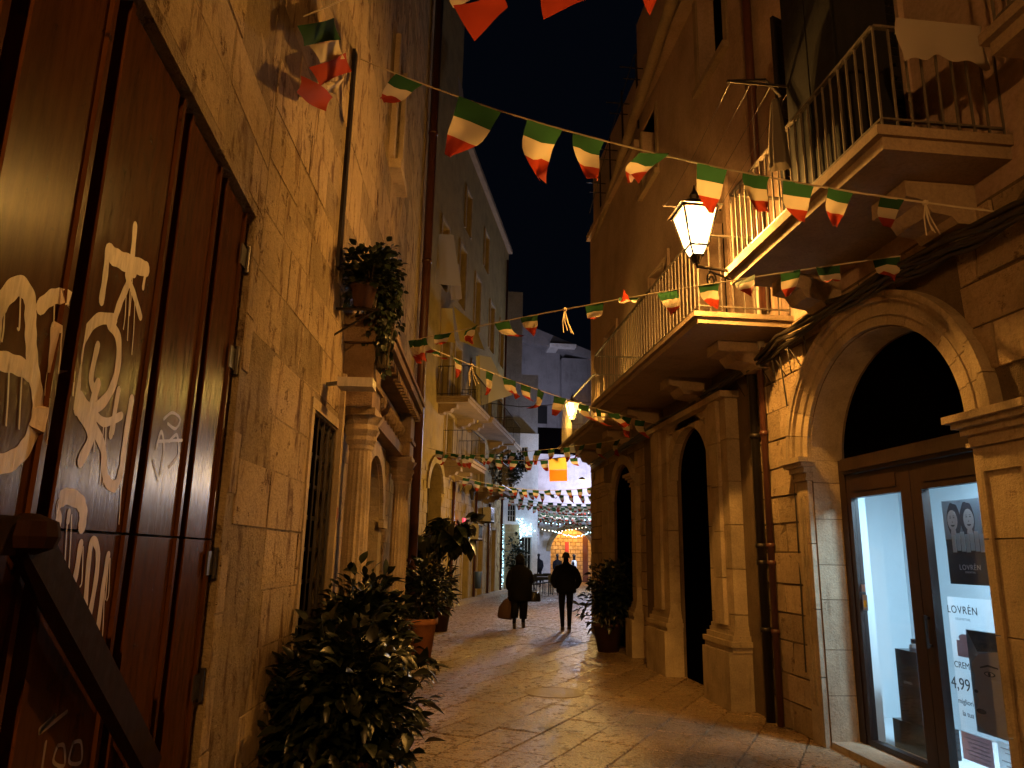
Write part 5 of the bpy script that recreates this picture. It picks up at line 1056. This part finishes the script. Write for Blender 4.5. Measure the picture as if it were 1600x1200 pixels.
# ------------------------------------------------------------------ cafe furniture
def table(x, y, lab):
    t = thing('cafe_table', (x, y, 0), lab, 'table', 'dark cafe tables in the square'); mb = MB(); mb.box((x-.5, y-.35, .72), (x+.5, y+.35, .76)); mb.build('table_top', MT['table'], t)
    for sx in (-1, 1):
        for sy in (-1, 1): mb = MB(); mb.tube([(x+sx*.42, y+sy*.28, 0), (x+sx*.42, y+sy*.28, .72)], .02, 6); mb.build('leg', MT['chair'], t)
def chairf(x, y, a, lab):
    t = thing('cafe_chair', (x, y, 0), lab, 'chair', 'dark cafe chairs in the square'); c, s_ = math.cos(a), math.sin(a); T = lambda u, v, w_: (x+c*u-s_*v, y+s_*u+c*v, w_)
    mb = MB(); mb.box((-.21, -.21, .43), (.21, .21, .47), T=T); mb.build('seat', MT['chair'], t); mb = MB(); mb.box((-.21, .17, .55), (.21, .2, .86), T=T); mb.build('backrest', MT['chair'], t)
    for sx in (-1, 1):
        for sy in (-1, 1): mb = MB(); mb.tube([T(sx*.19, sy*.18, 0), T(sx*.19, sy*.18, .86 if sy > 0 else .43)], .015, 6); mb.build('leg', MT['chair'], t)
table(5.0, 33.2, 'dark cafe table standing just right of the woman'); table(6.0, 34.6, 'second dark cafe table nearer the arch')
for k, (x, y, a) in enumerate(((4.55, 32.5, .3), (5.35, 32.4, 3.0), (5.0, 34.0, 0.1), (6.3, 33.6, 2.8), (6.6, 35.0, 1.8), (5.6, 35.2, .2))):
    chairf(x, y, a, ('cafe chair nearest the woman', 'cafe chair in front of the first table', 'cafe chair behind the first table', 'cafe chair before the second table', 'cafe chair at the right of the second table', 'cafe chair behind the second table')[k])

# ------------------------------------------------------------------ people
def skinbody(name, J, E, m, parent, lv=2, root=0):
    me = bpy.data.meshes.new(name); me.from_pydata([j[0] for j in J], E, []); me.materials.append(m)
    o = bpy.data.objects.new(name, me); COL.objects.link(o); o.modifiers.new('s', 'SKIN'); sv = me.skin_vertices[0].data
    for i, j in enumerate(J):
        r = j[1]; sv[i].radius = r if isinstance(r, tuple) else (r, r)
    sv[root].use_root = True; ss = o.modifiers.new('u', 'SUBSURF'); ss.levels = lv; ss.render_levels = lv
    dg = bpy.context.evaluated_depsgraph_get(); dg.update(); nm = bpy.data.meshes.new_from_object(o.evaluated_get(dg)); bpy.data.objects.remove(o)
    nm.name = name; nm.polygons.foreach_set('use_smooth', [True]*len(nm.polygons)); nm.materials.clear(); nm.materials.append(m)
    b = bpy.data.objects.new(name, nm); COL.objects.link(b); b['_'] = 0; del b['_']; return b
def attach(b, t, mt): b.matrix_world = mt; WM[b.name] = mt.copy(); b.parent = t; b.matrix_parent_inverse = WM[t.name].inverted(); b.matrix_basis = mt; return b
def ell_mb(c, r, n=14, m=10, f=None):
    mb = MB(); pr = []
    vs = []; 
    for j in range(m+1):
        a = PI*j/m
        for k in range(n): b_ = 2*PI*k/n; vs.append((c[0]+r[0]*math.sin(a)*math.cos(b_), c[1]+r[1]*math.sin(a)*math.sin(b_), c[2]+r[2]*math.cos(a)))
    mb.add(vs, [(j*n+k, j*n+(k+1) % n, (j+1)*n+(k+1) % n, (j+1)*n+k) for j in range(m) for k in range(n)]); return mb
def loft(secs, n=20, wob=0):
    """sections: (cx, cy, z, rx, ry)"""
    mb = MB(); vs = []
    for i, (cx, cy, z, rx, ry) in enumerate(secs):
        for k in range(n): a = 2*PI*k/n; w_ = 1+wob*math.sin(3*a+i)+wob*.6*math.sin(7*a+2*i); vs.append((cx+rx*math.cos(a)*w_, cy+ry*math.sin(a)*w_, z))
    mb.add(vs, [(j*n+k, j*n+(k+1) % n, (j+1)*n+(k+1) % n, (j+1)*n+k) for j in range(len(secs)-1) for k in range(n)]+[tuple(range(n))[::-1], tuple((len(secs)-1)*n+k for k in range(n))]); return mb
def person(pos, label, build, ang=0, sc=1.):
    t = thing('person', pos, label, 'person'); mt = Matrix.Translation(pos) @ Matrix.Rotation(ang, 4, 'Z') @ Matrix.Scale(sc, 4)
    for b in build(): attach(b, t, mt)
def mk(mb, name, m): 
    me = mesh_of(mb, name, m, True); bm = bmesh.new(); bm.from_mesh(me); bmesh.ops.recalc_face_normals(bm, faces=bm.faces); bm.to_mesh(me); bm.free()
    o = bpy.data.objects.new(name, me); COL.objects.link(o); return o
def hand(c, fd, side, m, name='hand'):
    """palm with five fingers; fd: finger direction (down)"""
    c = Vector(c); J = [(tuple(c+Vector((0, 0, .03))), .024), (tuple(c+Vector((0, 0, -.05))), (.022, .034))]; E_ = [(0, 1)]
    for k in range(4):
        y = -.03+k*.02; J.append((tuple(c+Vector((side*.005, y, -.085-.004*(k in (1, 2))))), .009)); J.append((tuple(c+Vector((-side*.015, y, -.118-.008*(k in (1, 2))))), .008)); n = len(J); E_ += [(1, n-2), (n-2, n-1)]
    J.append((tuple(c+Vector((-side*.01, -.035, -.02))), .010)); J.append((tuple(c+Vector((-side*.02, -.05, -.06))), .009)); n = len(J); E_ += [(0, n-2), (n-2, n-1)]
    return skinbody(name, J, E_, m, None, 1)
def man():
    J = [((0,0,.95), (.15,.11)), ((0,.0,1.2), (.155,.115)), ((0,.0,1.40), (.17,.11)), ((0,.01,1.5), .062), ((0,.015,1.57), .062), ((0,.02,1.66), (.078,.092)), ((0,.02,1.735), (.066,.08)),
         ((-.095,0,.88), (.095,.10)), ((-.09,.06,.5), (.066,.07)), ((-.075,-.02,.10), .046), ((-.075,.07,.05), (.042,.04)), ((-.08,.15,.035), (.036,.03)),
         ((.095,0,.88), (.095,.10)), ((.085,.02,.5), (.066,.07)), ((.07,-.10,.12), .046), ((.07,-.01,.06), (.042,.04)), ((.07,.07,.035), (.036,.03)),
         ((-.19,0,1.40), .075), ((-.30,-.06,1.12), .060), ((-.19,.08,.97), .045), ((.19,0,1.40), .075), ((.30,-.06,1.12), .060), ((.19,.08,.97), .045)]
    E_ = [(0,1),(1,2),(2,3),(3,4),(4,5),(5,6),(0,7),(7,8),(8,9),(9,10),(10,11),(0,12),(12,13),(13,14),(14,15),(15,16),(2,17),(17,18),(18,19),(2,20),(20,21),(21,22)]
    out = [skinbody('body', J, E_, MT['trous'], None)]
    out.append(mk(loft([(0,0,.84,.20,.14),(0,0,.87,.235,.165),(0,0,.98,.23,.16),(0,0,1.2,.215,.15),(0,0,1.36,.225,.145),(0,0,1.45,.18,.125),(0,.0,1.50,.09,.09),(0,.01,1.54,.075,.08)], 24, .025), 'jacket', MT['coat']))
    for s in (-1, 1): J2 = [((s*.18,0,1.41), .092), ((s*.315,-.07,1.12), .082), ((s*.22,.07,.95), .065)]; out.append(skinbody('jacket_sleeve', J2, [(0,1),(1,2)], MT['coat'], None))
    out.append(mk(ell_mb((0,.0,1.685), (.083,.095,.088)), 'hair', MT['hair']))
    out.append(mk(ell_mb((0,.07,1.645), (.062,.055,.085)), 'face', MT['skin']))
    for s in (-1, 1): out.append(mk(ell_mb((s*.084,.02,1.65), (.012,.02,.033), 8, 6), 'ear', MT['skin']))
    for s, y, z in ((-1, .06, 0), (1, -.03, .02)): o = loft([(s*.073,y,z,.047,.125),(s*.073,y,z+.025,.048,.128)]); out.append(mk(o, 'shoe_sole', MT['sole'])); o = loft([(s*.073,y,z+.026,.047,.125),(s*.073,y-.02,z+.06,.045,.10),(s*.073,y-.06,z+.10,.042,.055)]); out.append(mk(o, 'shoe', MT['shoe']))
    return out
def woman():
    J = [((0,0,.90), (.16,.12)), ((0,0,1.15), (.15,.11)), ((0,0,1.33), (.15,.10)), ((0,.01,1.42), .055), ((0,.02,1.49), .058), ((0,.03,1.57), (.072,.085)), ((0,.03,1.63), (.062,.072)),
         ((-.09,0,.82), .10), ((-.09,-.04,.46), .072), ((-.12,-.20,.16), .046), ((-.12,-.17,.06), .036), ((-.12,-.09,.03), .03),
         ((.09,0,.82), .10), ((.10,.10,.46), .072), ((.10,.10,.11), .046), ((.10,.18,.05), .038), ((.10,.25,.035), .032),
         ((-.17,0,1.32), .07), ((-.25,-.05,1.06), .055), ((-.24,-.02,.84), .042), ((.17,0,1.32), .07), ((.26,-.04,1.08), .055), ((.22,.12,.98), .042)]
    E_ = [(0,1),(1,2),(2,3),(3,4),(4,5),(5,6),(0,7),(7,8),(8,9),(9,10),(10,11),(0,12),(12,13),(13,14),(14,15),(15,16),(2,17),(17,18),(18,19),(2,20),(20,21),(21,22)]
    out = [skinbody('body', J, E_, MT['trous'], None)]
    out.append(mk(loft([(0,0,.60,.26,.18),(0,0,.64,.285,.20),(0,0,.85,.28,.20),(0,0,1.1,.25,.175),(0,0,1.28,.235,.155),(0,0,1.38,.18,.13),(0,.0,1.43,.11,.11),(0,.01,1.47,.10,.10)], 26, .03), 'coat', MT['coat']))
    for s, q in ((-1, [((-.17,0,1.33), .095), ((-.27,-.05,1.06), .085), ((-.25,-.02,.84), .065)]), (1, [((.17,0,1.33), .095), ((.28,-.04,1.08), .085), ((.22,.10,.98), .065)])): out.append(skinbody('coat_sleeve', q, [(0,1),(1,2)], MT['coat'], None))
    out.append(mk(loft([(0,-.0,1.42,.11,.10),(0,-.01,1.50,.105,.115),(0,-.01,1.58,.10,.12),(0,.0,1.65,.08,.095),(0,.01,1.685,.03,.04)], 18, .03), 'hood', MT['coat']))
    out.append(mk(ell_mb((0,.075,1.55), (.06,.055,.085)), 'face', MT['skin']))
    for s, secs in ((-1, [(-.09,0,.80,.12,.13),(-.10,-.05,.48,.10,.11),(-.12,-.15,.24,.085,.09)]), (1, [(.09,0,.80,.12,.13),(.10,.09,.48,.10,.11),(.10,.10,.20,.085,.095)])): out.append(mk(loft(secs, 16, .02), 'trouser_leg', MT['trous']))
    out.append(hand((-.245,-.02,.76), -1, -1, MT['skin'])); out.append(hand((.21,.15,.94), -1, 1, MT['skin']))
    for s, y, z in ((-1, -.13, .0), (1, .16, 0)): out.append(mk(loft([(s*.11,y,z,.042,.115),(s*.11,y,z+.03,.043,.118),(s*.11,y-.03,z+.08,.042,.08),(s*.11,y-.07,z+.12,.04,.05)]), 'shoe', MT['shoe']))
    return out
MP, WP = (3.16, 17.3, 0), (2.16, 17.9, 0)
person(MP, 'man in dark jacket and slim trousers walking away with hands in pockets', man, -.12, .99)
person(WP, 'woman in dark hooded coat walking away with a shopping bag', woman, -.08, 1.0)
t = thing('shopping_bag', (1.93, 17.85, .3), 'tan shopping bag hanging from the hooded woman\'s left hand', 'bag')
mb = loft([(0,0,0,.15,.07),(0,0,.04,.19,.08),(-.01,0,.25,.17,.07),(0,0,.40,.10,.04),(.01,0,.46,.05,.03)], 20, .03); mb.v = [(a-.0, b, c) for a, b, c in mb.v]; bb = mk(mb, 'bag_body', MT['bag']); attach(bb, t, Matrix.Translation((1.82, 17.87, .20)) @ Matrix.Rotation(.12, 4, 'Y'))
mb = MB(); mb.tube([(1.84, 17.84, .62), (1.90, 17.85, .72), (1.93, 17.87, .66), (1.88, 17.89, .62)], .008, 6); mb.build('handle', MT['bag'], t)
t = thing('handbag', (2.45, 17.85, .7), 'dark handbag at the hooded woman\'s right hip', 'bag')
bb = mk(loft([(0,0,0,.13,.06),(0,0,.03,.14,.065),(0,0,.18,.11,.05),(0,0,.22,.07,.03)], 16, .02), 'bag_body', MT['blackg']); attach(bb, t, Matrix.Translation((2.52, 17.86, .60)))
mb = MB(); mb.tube([(2.46, 17.84, .8), (2.36, 17.82, 1.3), (2.34, 17.86, 1.38), (2.56, 17.9, .8)], .008, 6); mb.build('strap', MT['blackg'], t)
def bystander(m1, m2):
    def f():
        J = [((0,0,.92), (.15,.11)), ((0,0,1.15), (.15,.11)), ((0,0,1.38), (.17,.11)), ((0,.0,1.48), .06), ((0,0,1.55), .06), ((0,0,1.66), .085), ((-.1,0,.85), .09), ((-.1,.02,.48), .065), ((-.1,0,.08), .045), ((-.1,-.12,.04), .035), ((.1,0,.85), .09), ((.1,.02,.48), .065), ((.1,0,.08), .045), ((.1,-.12,.04), .035), ((-.19,0,1.36), .07), ((-.25,0,1.1), .05), ((-.22,-.1,.88), .04), ((.19,0,1.36), .07), ((.25,0,1.1), .05), ((.2,-.12,.92), .04)]
        E_ = [(0,1),(1,2),(2,3),(3,4),(4,5),(0,6),(6,7),(7,8),(8,9),(0,10),(10,11),(11,12),(12,13),(2,14),(14,15),(15,16),(2,17),(17,18),(18,19)]
        return [skinbody('body', J, E_, m2, None, 1), mk(loft([(0,0,.88,.21,.15),(0,0,1.1,.2,.14),(0,0,1.36,.22,.14),(0,0,1.46,.12,.1)], 16, .02), 'coat', m1), mk(ell_mb((0,.0,1.69), (.085,.095,.085), 10, 8), 'hair', MT['hair'])]
    return f
person((7.45, 38.5, 0), 'figure in a white coat standing at the right edge of the square', bystander(MT['white'], MT['trous']), 1.2)
person((6.75, 39.5, 0), 'dark clothed figure standing beside the man\'s right shoulder', bystander(MT['coat'], MT['trous']), .4)
person((5.9, 40.5, 0), 'dark clothed figure half hidden behind the walking man', bystander(MT['coat'], MT['trous']), -.5)
bpy.context.view_layer.update()
